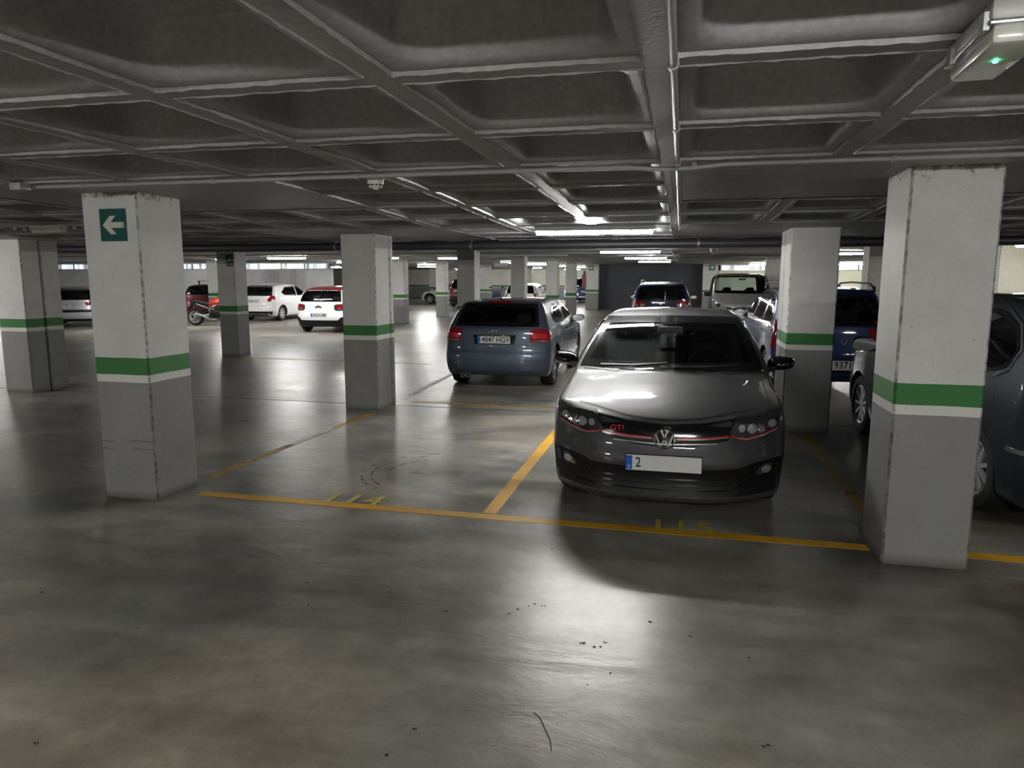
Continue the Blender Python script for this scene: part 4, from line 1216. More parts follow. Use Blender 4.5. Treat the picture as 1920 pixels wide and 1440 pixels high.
# ---- 1. dark grey hatchback, nose to the camera
hl = smooth_poly([(.81, .728), (.66, .755), (.50, .745), (.437, .652), (.54, .600), (.66, .615), (.81, .650)], 1, .14)
polo = dict(name='dark_grey_hatchback', loc=(-.085, 7.06, 0), rot=PI, label='dark grey hatchback with red grille line, parked nose towards the camera in bay 115',
    L=4.07, W=1.75, Rw=.315, tw=.205, yf=1.20, yr=-1.36, grid=(26, 72, 22), sub=1, relax=2, paint=M['p_grey'], open=True, glass='glassc', crown=.045, cf=(.43, 3.0), cr=(.28, 3.4),
    dome=(.012, .50, .75), res=.035,
    top=[(-1.95, 1.30), (-1.7, 1.375), (-1.2, 1.412), (-.75, 1.428), (-.45, 1.418), (-.25, 1.398), (-.10, 1.360), (.10, 1.288), (.30, 1.197), (.50, 1.092), (.70, .975), (.80, .938), (1.2, .885), (1.6, .815), (1.85, .755), (2.03, .70)],
    front=[(.10, .12), (.16, .03), (.20, .0), (.26, .03), (.36, .03), (.41, .004), (.45, .0), (.50, .014), (.55, .034), (.60, .040), (.66, .050), (.72, .08), (.80, .15)],
    rear=[(.2, .08), (.35, .01), (.55, .0), (.62, .04), (.90, .08), (.98, .12), (1.32, .36), (1.4, .46)],
    sec=[(.10, .92), (.22, .965), (.45, .995), (.62, 1.0), (.76, .985), (.88, .965), (.96, .945), (1.15, .86), (1.36, .745), (1.43, .64)],
    plan=[(-2.03, .93), (-1.4, .985), (-.3, 1.0), (1.1, 1.0), (1.7, .985), (2.03, .96)],
    bot=[(-2.03, .24), (-1.5, .17), (1.5, .16), (1.8, .14), (2.03, .135)],
    windows=[('windscreen', 'F', ('ws', .962, 1.350, .052, .050)), ('rear_window', 'R', ('rw', 1.0, 1.30, .10, .08)),
             ('front_side_window', 'S', [(.56, .985), (.12, 1.235), (-.05, 1.31), (-.42, 1.335), (-.42, .975)]),
             ('rear_side_window', 'S', [(-.50, .975), (-.50, 1.335), (-1.05, 1.315), (-1.38, 1.20), (-1.28, 1.0)])],
    frit=.05, cabin=.62, seaty=-.35, dashy=.52, dashz=.93, mirz=1.27, detail=True, rimmat='alloydark', spokes=5, twin=1,
    mirrors=(.42, .985, 'gloss', 1.0),
    patches=[
      ('grille', 'F', band([(-.49, .742), (-.25, .715), (0, .702), (.25, .715), (.49, .742)], [(-.437, .605), (-.2, .56), (0, .548), (.2, .56), (.437, .605)]), 'gloss', dict(mirror=False, off=.003, res=.04,
          sub=[('red_line', band([(.086, .620), (.26, .626), (.437, .640)], [(.086, .610), (.26, .616), (.437, .630)]), 'redtrim', dict(off=.007, res=.05, th=.001)),
               ('red_line', band([(-.086, .620), (-.26, .626), (-.437, .640)], [(-.086, .610), (-.26, .616), (-.437, .630)]), 'redtrim', dict(off=.007, res=.05, th=.001)),
               ('chrome_line', band([(.086, .6085), (.26, .6145), (.437, .6285)], [(.086, .604), (.26, .610), (.437, .624)]), 'satin', dict(off=.0075, res=.05, th=.001)),
               ('chrome_line', band([(-.086, .6085), (-.26, .6145), (-.437, .6285)], [(-.086, .604), (-.26, .610), (-.437, .624)]), 'satin', dict(off=.0075, res=.05, th=.001)),
               ('grille_bar', band([(-.36, .588), (0, .572), (.36, .588)], [(-.36, .581), (0, .565), (.36, .581)]), 'satin', dict(off=.006, res=.05, th=.001))])),
      ('headlight', 'F', hl, 'lampdark', dict(off=.005, res=.03, th=.006, sub=[
          ('daylight_strip', band([(.455, .640), (.56, .618), (.67, .636), (.79, .668)], [(.455, .630), (.56, .608), (.67, .626), (.79, .658)]), 'redtrim', dict(off=.007, res=.03, th=.001)),
          ('daylight_bar', band([(.50, .624), (.56, .611), (.67, .629), (.79, .661)], [(.50, .617), (.56, .604), (.67, .621), (.79, .653)]), 'clearlens', dict(off=.0075, res=.03, th=.001)),
          ('projector', oval(.745, .698, .032, .026), 'clearlens', dict(off=.010, res=.02, th=.004, dome=.010)),
          ('projector', oval(.600, .678, .036, .032), 'clearlens', dict(off=.010, res=.02, th=.004, dome=.012)),
          ('projector', oval(.525, .682, .024, .024), 'clearlens', dict(off=.010, res=.02, th=.004, dome=.008)),
          ('reflector', [(.64, .715), (.71, .712), (.70, .655), (.65, .650)], 'chrome', dict(off=.010, res=.02, th=.004, dome=.004))])),
      ('lower_grille', 'F', band([(-.845, .455), (-.72, .452), (-.60, .438), (-.53, .408), (0, .392), (.53, .408), (.60, .438), (.72, .452), (.845, .455)], [(-.83, .215), (-.45, .205), (0, .202), (.45, .205), (.83, .215)]), 'black', dict(mirror=False, off=.003, res=.045,
          sub=[('slat', band([(-.60, .335), (0, .325), (.60, .335)], [(-.60, .325), (0, .315), (.60, .325)]), 'gloss', dict(off=.010, res=.05, th=.004)),
               ('slat', band([(-.62, .295), (0, .285), (.62, .295)], [(-.62, .285), (0, .275), (.62, .285)]), 'gloss', dict(off=.010, res=.05, th=.004)),
               ('slat', band([(-.66, .255), (0, .245), (.66, .255)], [(-.66, .245), (0, .235), (.66, .245)]), 'gloss', dict(off=.010, res=.05, th=.004))])),
      ('fog_light', 'F', [(.755, .425), (.70, .428), (.66, .395), (.638, .350), (.70, .345), (.745, .352)], 'lampdark', dict(off=.008, res=.025, th=.004, sub=[('fog_reflector', oval(.708, .385, .036, .030), 'clearlens', dict(off=.012, res=.015, th=.003, dome=.012)), ('fog_reflector', oval(.665, .362, .012, .010), 'chrome', dict(off=.012, res=.015, th=.003, dome=.005))])),
      ('fog_surround', 'F', [(.815, .430), (.775, .433), (.765, .345), (.805, .345)], 'gloss', dict(off=.008, res=.025)),
      ('bumper_blade', 'F', band([(.60, .40), (.56, .36), (.50, .325)], [(.585, .40), (.543, .36), (.485, .325)]), 'gloss', dict(off=.010, res=.03)),
      ('front_lip', 'F', band([(-.82, .162), (-.4, .152), (0, .150), (.4, .152), (.82, .162)], [(-.80, .13), (0, .128), (.80, .13)]), 'black', dict(mirror=False, off=.004, res=.05)),
      ('bonnet_edge', 'F', band([(-.50, .762), (-.25, .734), (0, .722), (.25, .734), (.50, .762)], [(-.49, .750), (-.25, .722), (0, .710), (.25, .722), (.49, .750)]), 'satin', dict(mirror=False, off=.001, res=.05, th=.0)),
      ('wiper', 'F', band([(.02, .992), (.30, .972), (.60, .968)], [(.02, .984), (.30, .962), (.60, .957)]), 'black', dict(mirror=False, off=.016, res=.04)),
      ('wiper', 'F', band([(-.58, .985), (-.30, .970), (-.04, .966)], [(-.58, .977), (-.30, .960), (-.04, .956)]), 'black', dict(mirror=False, off=.016, res=.04)),
      ('cowl', 'F', band([(-.76, .958), (0, .938), (.76, .958)], [(-.74, .936), (0, .918), (.74, .936)]), 'black', dict(mirror=False, off=.003, res=.05)),
      ('tail_light', 'R', [(.55, .86), (.84, .90), (.85, .72), (.60, .72)], 'redlens', dict(res=.04)),
      ('parking_sensor', 'F', oval(.385, .475, .011, .011, 14), 'p_grey', dict(off=.003, res=.02, th=.001)),
    ],
    seams=[('F', [(-.66, .79), (-.45, .772), (-.25, .746), (0, .734), (.25, .746), (.45, .772), (.66, .79)]), ('T', [(-.70, 1.86 - .1), (-.745, 1.5), (-.755, 1.1), (-.76, .82)]), ('T', [(.70, 1.76), (.745, 1.5), (.755, 1.1), (.76, .82)]),
           ('F', [(.485, .49), (.485, .525), (.525, .53), (.525, .488), (.485, .49)]), ('F', oval(.385, .475, .013, .013, 12) + [(.398, .475)]),
           ('S', [(.62, .95), (.66, .6), (.60, .30)]), ('S', [(-.46, .96), (-.47, .3)]), ('L', [(.62, .95), (.66, .6), (.60, .30)]), ('L', [(-.46, .96), (-.47, .3)])])

def ring(mb, c, r, t, n=36, view='Y'):
    cx, cy, cz = c; pts = [(cx + r*math.cos(2*PI*k/n), cy, cz + r*math.sin(2*PI*k/n)) for k in range(n + 1)]
    mb.tube(pts, t, 6, cap=False)
def bars(mb, c, r, paths, w, d):
    for p in paths:
        for a, b in zip(p[:-1], p[1:]):
            A = Vector((c[0] + a[0]*r, c[1], c[2] + a[1]*r)); Bv = Vector((c[0] + b[0]*r, c[1], c[2] + b[1]*r))
            t = (Bv-A).normalized(); nn = Vector((-t.z, 0, t.x))*w*r/2; dd = Vector((0, d, 0))
            vs = [A-nn-dd, A+nn-dd, Bv+nn-dd, Bv-nn-dd, A-nn+dd, A+nn+dd, Bv+nn+dd, Bv-nn+dd]
            mb.add(vs, [(0,1,2,3), (7,6,5,4), (0,4,5,1), (1,5,6,2), (2,6,7,3), (3,7,4,0)])

B, r = car(polo)
def fy(B, x, z, view='F'): return hit(B, view, (x, z))[0].y
ey = fy(B, 0, .61)
e = MB().lathe([(ey - .02, .074), (ey + .006, .074), (ey + .008, .07), (ey + .008, .0001)], 36, 'Y', (0, 0, .61)).build('badge', M['gloss'], r, 40)
mb = MB(); ring(mb, (0, ey + .010, .61), .070, .0055)
bars(mb, (0, ey + .011, .61), .068, [[(-.36, .92), (0, .10), (.36, .92)], [(-.88, .44), (-.40, -.86), (0, -.06), (.40, -.86), (.88, .44)]], .17, .004)
mb.build('badge_emblem', M['chrome'], e)
plate(r, fy(B, 0, .44) + .010, .440, 'F', '', tx=0)
pl = [c for c in r.children if c.name.startswith('license_plate')][0]
put_text('plate_number', '2', .10, (.175, fy(B, 0, .44) + .0148, .440), 'F', M['ink'], pl, .0008, bold=.0012, sx=.8)
gy = fy(B, .33, .665)
gt = put_text('model_badge', 'GTI', .052, (.335, gy + .010, .668), 'F', M['redtrim'], r, .002, bold=.001, sx=1.25); gt.rotation_euler = (0, 0, 0)
for s in (1, -1):
    pass

# ---- 2. slate grey three-door hatchback, tail to the camera
audi = dict(name='grey_hatchback', loc=(-2.83, 12.86, 0), rot=0.0, label='slate grey three-door hatchback parked tail towards the camera, left of the dark one',
    L=4.21, W=1.77, Rw=.318, tw=.215, yf=1.24, yr=-1.33, grid=(22, 64, 20), sub=1, relax=2, paint=M['p_slate'], open=True, glass='glasst', crown=.04, cf=(.40, 3), cr=(.26, 3.2), res=.04,
    top=[(-1.9, 1.33), (-1.55, 1.362), (-1.1, 1.388), (-.5, 1.402), (0, 1.385), (.22, 1.34), (.92, 1.0), (1.05, .965), (1.6, .88), (1.95, .78), (2.1, .70)],
    front=[(.2, .06), (.4, .0), (.6, .02), (.75, .10)],
    rear=[(.18, .10), (.26, .05), (.33, .015), (.46, .0), (.56, .012), (.60, .05), (.72, .06), (.93, .085), (.975, .125), (1.15, .30), (1.30, .46), (1.36, .50)],
    sec=[(.15, .93), (.30, .975), (.5, 1.0), (.65, .998), (.80, .985), (.93, .955), (1.0, .925), (1.15, .855), (1.31, .765), (1.38, .70)],
    plan=[(-2.1, .955), (-1.5, .995), (-.3, 1.0), (1.2, .99), (2.1, .93)],
    bot=[(-2.1, .24), (-1.7, .18), (1.7, .17), (2.1, .18)],
    windows=[('rear_window', 'R', ('rw', .985, 1.315, .125, .085)), ('windscreen', 'F', ('ws', .99, 1.33, .06, .06)),
             ('front_side_window', 'S', [(.74, 1.0), (.36, 1.20), (.10, 1.295), (-.22, 1.315), (-.22, .99)]),
             ('rear_side_window', 'S', smooth_poly([(-.30, .99), (-.30, 1.315), (-.85, 1.29), (-1.22, 1.17), (-1.26, 1.08), (-1.08, 1.01)], 1, .12))],
    frit=.045, cabin=.62, seaty=-.25, dashy=.72, dashz=.92, mirz=1.24, spokes=5, rimmat='alloydark', spw=.26, detail=True,
    mirrors=(.58, 1.0, 'p_ink', 1.0),
    patches=[
      ('tail_light', 'R', smooth_poly([(.56, .935), (.70, .950), (.885, .925), (.90, .83), (.885, .752), (.575, .735), (.555, .80)], 1, .12), 'redlensb', dict(off=.005, res=.035, sub=[
          ('reflector', rect(.60, .795, .80, .87), 'redtrim', dict(off=.0065, res=.05, th=.001)), ('reverse_lens', rect(.60, .752, .86, .766), 'clearlens', dict(off=.0068, res=.05, th=.001))])),
      ('plate_recess', 'R', [(-.36, .862), (.36, .862), (.33, .700), (-.33, .700)], 'p_slate', dict(mirror=False, off=.0015, res=.06, sub=[('recess_shadow', [(-.345, .855), (.345, .855), (.318, .706), (-.318, .706)], 'gloss', dict(off=.002, res=.06, th=.0))])),
      ('spoiler', 'R', band([(-.60, 1.352), (0, 1.372), (.60, 1.352)], [(-.615, 1.325), (0, 1.338), (.615, 1.325)]), 'p_slate', dict(mirror=False, off=.03, res=.05)),
      ('brake_light', 'R', rect(-.18, 1.333, .18, 1.345), 'redlens', dict(mirror=False, off=.032, res=.05)),
      ('diffuser', 'R', [(-.62, .285), (.62, .285), (.58, .19), (-.58, .19)], 'black', dict(mirror=False, off=.002, res=.06)),
      ('headlight', 'F', [(.5, .72), (.8, .75), (.8, .62), (.52, .60)], 'clearlens', dict(res=.05)),
      ('door_handle', 'S', [(-.06, .865), (-.22, .872), (-.22, .848), (-.06, .842)], 'p_slate', dict(off=.022, res=.04, th=.022)),
    ],
    seams=[('R', [(-.555, .93), (-.54, .78), (-.50, .62), (-.45, .592), (0, .585), (.45, .592), (.50, .62), (.54, .78), (.555, .93)]),
           ('R', [(-.86, .575), (-.5, .572)]), ('R', [(.5, .572), (.86, .575)]), ('R', [(-.62, .955), (0, .965), (.62, .955)]),
           ('S', [(.80, .98), (.84, .6), (.76, .30), (-.18, .29), (-.30, .6), (-.27, .97)]), ('L', [(.80, .98), (.84, .6), (.76, .30), (-.18, .29), (-.30, .6), (-.27, .97)]),
           ('S', [(-1.75, .70), (-1.55, .57), (-1.72, .52)])])
B, r = car(audi)
ry = fy(B, 0, .905, 'R')
mb = MB()
for k in range(4): ring(mb, (-.06 + .04*k, ry - .006, .905), .027, .0035, 20)
mb.build('badge_rings', M['chrome'], r)
plate(r, fy(B, 0, .78, 'R') - .012, .778, 'R', '4847 HGV', tx=.004)
ex = MB()
for x in (-.50, -.41): ex.lathe([(-2.04, .032), (-2.12, .034), (-2.12, .028), (-2.04, .026)], 16, 'Y', (x, 0, .215), closed=True)
ex.build('exhaust_pipe', M['satin'], r, 40)
MB().tube([(0, -1.50, 1.36), (0, -1.53, 1.40), (0, -1.66, 1.50)], [.012, .008, .003], 8).build('antenna', M['black'], r, 40)
MB().tube([(.0, fy(B, 0, 1.03, 'R') - .018, 1.03), (.15, fy(B, 0, 1.03, 'R') - .015, 1.035), (.42, fy(B, .42, 1.02, 'R') - .02, 1.02)], .008, 6).build('rear_wiper', M['black'], r)

# ---- 3. blue people carrier with roof rails
dlo = [(1.02, 1.035), (.62, 1.27), (.30, 1.43), (.0, 1.505), (-.5, 1.52), (-.95, 1.495), (-1.30, 1.40), (-1.50, 1.24), (-1.56, 1.10), (-1.50, 1.035)]
blue = dict(name='blue_people_carrier', loc=(2.07, 13.42, 0), rot=R(4.6), label='blue people carrier with black roof rails, tail to the camera behind the right columns', cat='car',
    L=4.10, W=1.76, Rw=.315, yf=1.25, yr=-1.30, grid=(20, 56, 20), sub=1, relax=2, paint=M['p_blue'], open=True, glass='glasst', crown=.04, cf=(.38, 3), cr=(.20, 3.6), res=.045,
    top=[(-1.9, 1.54), (-1.5, 1.585), (-.8, 1.61), (-.2, 1.60), (.15, 1.54), (1.15, 1.03), (1.3, .99), (1.7, .90), (2.04, .74)],
    front=[(.2, .06), (.4, .0), (.6, .02), (.75, .10)],
    rear=[(.2, .07), (.32, .0), (.50, .0), (.55, .05), (.8, .06), (1.0, .075), (1.25, .15), (1.48, .25), (1.56, .32)],
    sec=[(.15, .93), (.35, .985), (.6, 1.0), (.85, .985), (1.0, .955), (1.25, .86), (1.48, .76), (1.56, .70)],
    plan=[(-2.05, .96), (-1.3, 1.0), (1.2, .99), (2.05, .93)],
    windows=[('rear_window', 'R', ('rw', 1.03, 1.47, .13, .07)), ('windscreen', 'F', ('ws', 1.06, 1.50, .06, .06)),
             ('front_side_window', 'S', [(1.0, 1.04), (.62, 1.26), (.30, 1.42), (.06, 1.49), (.06, 1.04)]),
             ('rear_side_window', 'S', [(0, 1.04), (0, 1.50), (-.5, 1.51), (-.80, 1.50), (-.80, 1.04)]),
             ('quarter_window', 'S', [(-.86, 1.04), (-.86, 1.49), (-1.02, 1.47), (-1.30, 1.38), (-1.49, 1.23), (-1.55, 1.10), (-1.48, 1.04)])],
    frit=.02, cabin=.72, seaty=-.1, dashy=.95, dashz=1.0, mirz=1.42, spokes=6,
    mirrors=(.84, 1.10, 'black', 1.05),
    patches=[('tail_light', 'R', [(.70, 1.10), (.79, 1.13), (.90, 1.10), (.90, .70), (.74, .66), (.70, .85)], 'redlens', dict(off=.006, res=.04)),
             ('tail_light', 'L', smooth_poly([(-2.06, 1.12), (-1.88, 1.12), (-1.80, .98), (-1.84, .72), (-2.02, .64)], 1, .15), 'redlensb', dict(off=.006, res=.04, sub=[])),
             ('bumper_band', 'R', rect(-.86, .34, .86, .40), 'black', dict(mirror=False, off=.006, res=.06)),
             ('lower_bumper', 'R', rect(-.80, .20, .80, .30), 'black', dict(mirror=False, off=.003, res=.06)),
             ('headlight', 'F', [(.45, .72), (.8, .8), (.82, .65), (.5, .60)], 'clearlens', dict(res=.05)),
             ('door_handle', 'S', [(.0, .935), (.18, .935), (.18, .905), (.0, .905)], 'chrome', dict(off=.022, res=.04, th=.02)),
             ('door_handle', 'S', [(-.98, .935), (-.80, .935), (-.80, .905), (-.98, .905)], 'chrome', dict(off=.022, res=.04, th=.02))],
    seams=[('R', [(-.68, 1.0), (-.66, .60), (0, .565), (.66, .60), (.68, 1.0)]), ('L', [(.03, 1.02), (.05, .30)]), ('L', [(-.85, 1.02), (-.95, .7), (-1.0, .5)]), ('L', [(1.05, 1.0), (1.1, .6), (1.0, .3)])])
B, r = car(blue)
for s, v in ((1, 'S'), (-1, 'L')):
    V, F = strip(B, '', v, dlo, .028, None, None, off=.009, closed=True)
    MB().add(V, F).build('window_trim', M['chrome'], r, None, fix=False)
    mb = MB(); xs = s*.60
    pts = [(xs, -1.72, 1.54), (xs, -1.66, 1.60), (xs, -1.45, 1.655), (xs, -.6, 1.672), (xs, .0, 1.655), (xs, .14, 1.62), (xs, .20, 1.56)]
    mb.tube(pts, .017, 10); mb.cbox((xs, -1.62, 1.57), (.045, .14, .09), .012); mb.cbox((xs, .12, 1.58), (.045, .14, .06), .012)
    mb.build('roof_rail', M['black'], r, 50)
ry = fy(B, .13, .81, 'R')
mb = MB(); bars(mb, (.13, ry - .01, .81), .062, [[(0, 1), (-.62, 0), (0, -1), (.62, 0), (0, 1)]], .26, .006); mb.build('badge_diamond', M['chrome'], r)
mb = MB(); mb.box((.02, ry - .006, .70), (.014, .006, .02))
plate(r, fy(B, .1, .45, 'R') - .012, .455, 'R', '9371', w=.52, h=.14, x=.06, blue=False, tx=.045)
MB().tube([(-.05, fy(B, 0, 1.08, 'R') - .02, 1.09), (.1, fy(B, .1, 1.06, 'R') - .02, 1.08), (.42, fy(B, .42, 1.1, 'R') - .02, 1.10)], .009, 6).build('rear_wiper', M['black'], r)

# ---- 4. dark blue-grey people carrier at the right edge
dark = dict(name='dark_people_carrier', loc=(2.95, 7.36, 0), rot=R(4), label='dark blue-grey people carrier cut by the right edge, behind the big right column', cat='car',
    L=4.45, W=1.80, Rw=.325, yf=1.38, yr=-1.36, grid=(20, 60, 20), sub=1, relax=2, paint=M['p_navy'], open=True, glass='glasst', crown=.04, cf=(.42, 3), cr=(.22, 3.4), res=.045,
    top=[(-2.1, 1.54), (-1.7, 1.595), (-.9, 1.63), (-.2, 1.62), (.2, 1.56), (1.20, 1.06), (1.35, 1.02), (1.8, .93), (2.1, .82), (2.2, .74)],
    front=[(.2, .08), (.4, .0), (.6, .02), (.8, .12)],
    rear=[(.2, .07), (.32, .0), (.55, .0), (.60, .04), (.9, .05), (1.05, .07), (1.35, .18), (1.52, .28)],
    sec=[(.15, .93), (.35, .985), (.6, 1.0), (.85, .99), (1.02, .965), (1.25, .89), (1.48, .80), (1.58, .73)],
    plan=[(-2.22, .97), (-1.3, 1.0), (1.3, .99), (2.2, .92)],
    windows=[('rear_window', 'R', ('rw', 1.08, 1.48, .12, .07)), ('windscreen', 'F', ('ws', 1.10, 1.52, .06, .06)),
             ('front_side_window', 'L', [(1.06, 1.08), (.55, 1.36), (.30, 1.46), (.10, 1.50), (.10, 1.06)]),
             ('rear_side_window', 'L', [(0.02, 1.06), (.02, 1.505), (-.85, 1.515), (-.85, 1.06)]),
             ('quarter_window', 'L', smooth_poly([(-.93, 1.06), (-.93, 1.51), (-1.30, 1.50), (-1.60, 1.40), (-1.73, 1.24), (-1.68, 1.12), (-1.45, 1.06)], 1, .2))],
    frit=.02, cabin=.72, seaty=-.1, dashy=.95, dashz=1.02, mirz=1.44, spokes=9, spw=.13, detail=True,
    mirrors=(.90, 1.05, 'p_navy', 1.15),
    patches=[('tail_light', 'L', smooth_poly([(-2.13, 1.15), (-2.05, 1.15), (-2.01, 1.02), (-2.02, .82), (-2.13, .74)], 1, .12), 'redlensb', dict(off=.006, res=.04)),
             ('tail_light', 'R', [(.70, 1.16), (.83, 1.16), (.85, .74), (.76, .74)], 'redlensb', dict(off=.006, res=.04)),
             ('bumper_strip', 'L', [(-2.24, .585), (-1.88, .60), (-1.86, .570), (-2.24, .555)], 'satin', dict(off=.012, res=.04)),
             ('headlight', 'F', [(.5, .78), (.82, .86), (.84, .7), (.55, .64)], 'clearlens', dict(res=.05)),
             ('side_molding', 'L', [(1.0, .50), (-.95, .50), (-.95, .46), (1.0, .46)], 'black', dict(off=.010, res=.06)),
             ('fuel_flap', 'L', rect(-1.62, .82, -1.46, .98), 'p_navy', dict(off=.002, res=.05, th=.001)),
             ('door_handle', 'L', [(.10, .955), (.28, .955), (.28, .925), (.10, .925)], 'p_navy', dict(off=.022, res=.04, th=.02)),
             ('door_handle', 'L', [(-.82, .955), (-.64, .955), (-.64, .925), (-.82, .925)], 'p_navy', dict(off=.022, res=.04, th=.02))],
    seams=[('L', [(.06, 1.02), (.08, .30)]), ('L', [(-.89, 1.02), (-.98, .72)]), ('L', [(1.12, 1.02), (1.16, .6), (1.05, .3)]), ('L', [(-2.2, .66), (-1.85, .67), (-1.76, .60)]), ('L', [(-1.95, 1.5), (-2.02, 1.2)])])
B, r = car(dark)
V, F = strip(B, '', 'L', [(-.93, 1.035), (.06, 1.035), (1.12, 1.05)], .02, None, None, off=.008)
V2, F2 = strip(B, '', 'L', [(-1.34, 1.52), (-1.62, 1.42), (-1.755, 1.25), (-1.70, 1.10), (-1.55, 1.04)], .016, None, None, off=.009)
MB().add(V, F).add(V2, F2).build('window_trim', M['chrome'], r, None, fix=False)
MB().tube([(-.62, y, 1.585) for y in (-1.8, -1.0, .1)], .012, 8).build('roof_rail', M['satin'], r, 50)

# ---- far cars: one generator, own proportions, lights and trim each
def far_car(name, label, loc, rot, L, W, H, paintm, style='hatch', lights=(), extra=(), plate_=None, Rw=.30, grid=(14, 44, 14), mirm=None, rearz=.62, spokes=5, seams_=(), open_=True, rimmat='alloy', ch=1.0, glass='glasst', roofmat=None, mirz=None):
    bz = H*.655; zc = H*.66; hz = H*.50
    rg = {'hatch': .34, 'mpv': .22, 'van': .08}[style]
    topp = [(-L/2+.12, H-.05), (-L/2+.5, H-.012), (-L*.12, H), (L*.03, H-.04), (L*.24 if style != 'van' else L*.27, zc+.02), (L*.27 if style != 'van' else L*.30, zc-.02), (L*.40, hz+.12), (L*.49, hz)]
    if style == 'hatch': topp[0] = (-L/2+.3, H-.12); topp[1] = (-L/2+.75, H-.04)
    sp = dict(name=name, loc=(loc[0], loc[1], 0), rot=rot, label=label, L=L, W=W, Rw=Rw, tw=.19, yf=L*.5-.82, yr=-L*.5+.72, grid=grid, sub=1, relax=2, paint=M[paintm], open=open_, glass=glass, crown=.04, cf=(.38, 3), cr=(.22, 3.4), res=.08,
        top=topp, front=[(.2, .07), (.4, 0), (.6, .03), (.8, .12)],
        rear=[(.2, .08), (.32, .0), (rearz-.08, 0), (rearz-.02, .04), (bz, .09 if style != 'van' else .04), (H-.12, rg), (H-.04, rg+.08)],
        sec=[(.15, .93), (.35, .985), (.6, 1.0), (bz*.9, .985), (bz, .955), (H*.86, .84 if style != 'van' else .90), (H-.10, .76 if style != 'van' else .86), (H, .70 if style != 'van' else .80)],
        plan=[(-L/2, .96), (-L*.3, 1.0), (L*.3, .99), (L/2, .92)],
        windows=[('rear_window', 'R', ('rw', bz+.03, H-.115, .10, .07)), ('windscreen', 'F', ('ws', zc+.04, H-.10, .06, .06)),
                 ('front_side_window', 'S', [(L*.20, bz+.03), (L*.06, H-.14), (0, H-.11), (0, bz+.02)]),
                 ('rear_side_window', 'S', [(-.07, bz+.02), (-.07, H-.11), (-L*.30, H-.13), (-L*.36, bz+.14), (-L*.33, bz+.03)] if style != 'hatch' else [(-.07, bz+.02), (-.07, H-.12), (-L*.20, H-.15), (-L*.30, bz+.17), (-L*.26, bz+.06)])],
        frit=.02, cabin=H*.44, seaty=-.1, dashy=L*.235, dashz=zc-.05, mirz=H-.19, spokes=spokes, wn=28, rimmat=rimmat,
        mirrors=(L*.19, mirz or bz+.04, mirm or paintm, 1.0), patches=list(lights)+list(extra), seams=list(seams_))
    B, r = car(sp)
    if plate_:
        face, pz, txt = plate_[:3]; px = plate_[3] if len(plate_) > 3 else 0
        yy = fy(B, px, pz, face) + (.012 if face == 'F' else -.012)
        plate(r, yy, pz, 'F' if face == 'F' else 'R', txt, x=px)
    return B, r

# silver hatchback, far left
B, r = far_car('silver_hatchback', 'silver hatchback seen from behind at the far left between the split column and sign column', (-21.95, 22.55), R(36), 3.83, 1.65, 1.43, 'p_silver',
    lights=[('tail_light', 'R', [(.44, .86), (.62, .95), (.86, .95), (.86, .80), (.50, .76)], 'redlens', dict(off=.006, res=.06))],
    extra=[('bumper_strip', 'R', rect(-.82, .53, .82, .62), 'black', dict(mirror=False, off=.01, res=.08)), ('lower_bumper', 'R', rect(-.70, .2, .70, .3), 'black', dict(mirror=False, off=.004, res=.08)),
           ('rear_fog_light', 'R', rect(-.62, .40, -.48, .45), 'redlens', dict(mirror=False, off=.008, res=.06))], plate_=('R', .76, '5748 GJN', -.05), rearz=.70)
# wine red car with roof bars
B, r = far_car('wine_red_hatchback', 'wine red hatchback with roof bars half hidden behind the motorcycle', (-20.55, 29.2), R(4), 3.9, 1.66, 1.50, 'p_wine',
    lights=[('tail_light', 'R', [(.60, 1.0), (.84, 1.0), (.84, .75), (.68, .75)], 'redlens', dict(off=.006, res=.06))], glass='glasst')
for y in (-.75, .1):
    rb = MB().tube([(-.72, y, 1.60), (.72, y, 1.60)], .016, 8).build('roof_bar', M['satin'], r)
    for s in (1, -1): MB().cbox((s*.60, y, 1.53), (.06, .06, .15), .01).build('roof_bar_foot', M['black'], rb)
# white small hatchback (left) and white one with a red roof
B, r = far_car('white_hatchback', 'white hatchback seen from behind just right of the slim column', (-16.75, 27.85), 0.0, 3.9, 1.70, 1.51, 'p_white',
    lights=[('tail_light', 'R', [(.50, .84), (.62, 1.02), (.86, 1.03), (.80, .88), (.58, .78)], 'redlensb', dict(off=.007, res=.06))],
    extra=[('lower_bumper', 'R', [(-.80, .40), (.80, .40), (.78, .30), (.5, .22), (-.5, .22), (-.78, .30)], 'black', dict(mirror=False, off=.005, res=.08)), ('spoiler', 'R', band([(-.58, 1.46), (0, 1.475), (.58, 1.46)], [(-.58, 1.43), (.58, 1.43)]), 'p_white', dict(mirror=False, off=.05, res=.08, th=.05))],
    plate_=('R', .80, '3654 HYZ', -.10), spokes=7, seams_=[('R', [(-.55, .62), (.55, .62)])])
rr_ = fy(B, 0, .94, 'R'); mb = MB(); ring(mb, (-.05, rr_ - .01, .93), .045, .006, 16); mb.build('badge', M['chrome'], r)
MB().tube([(0, -.9, 1.49), (0, -1.1, 1.70)], .004, 6).build('antenna', M['black'], r)
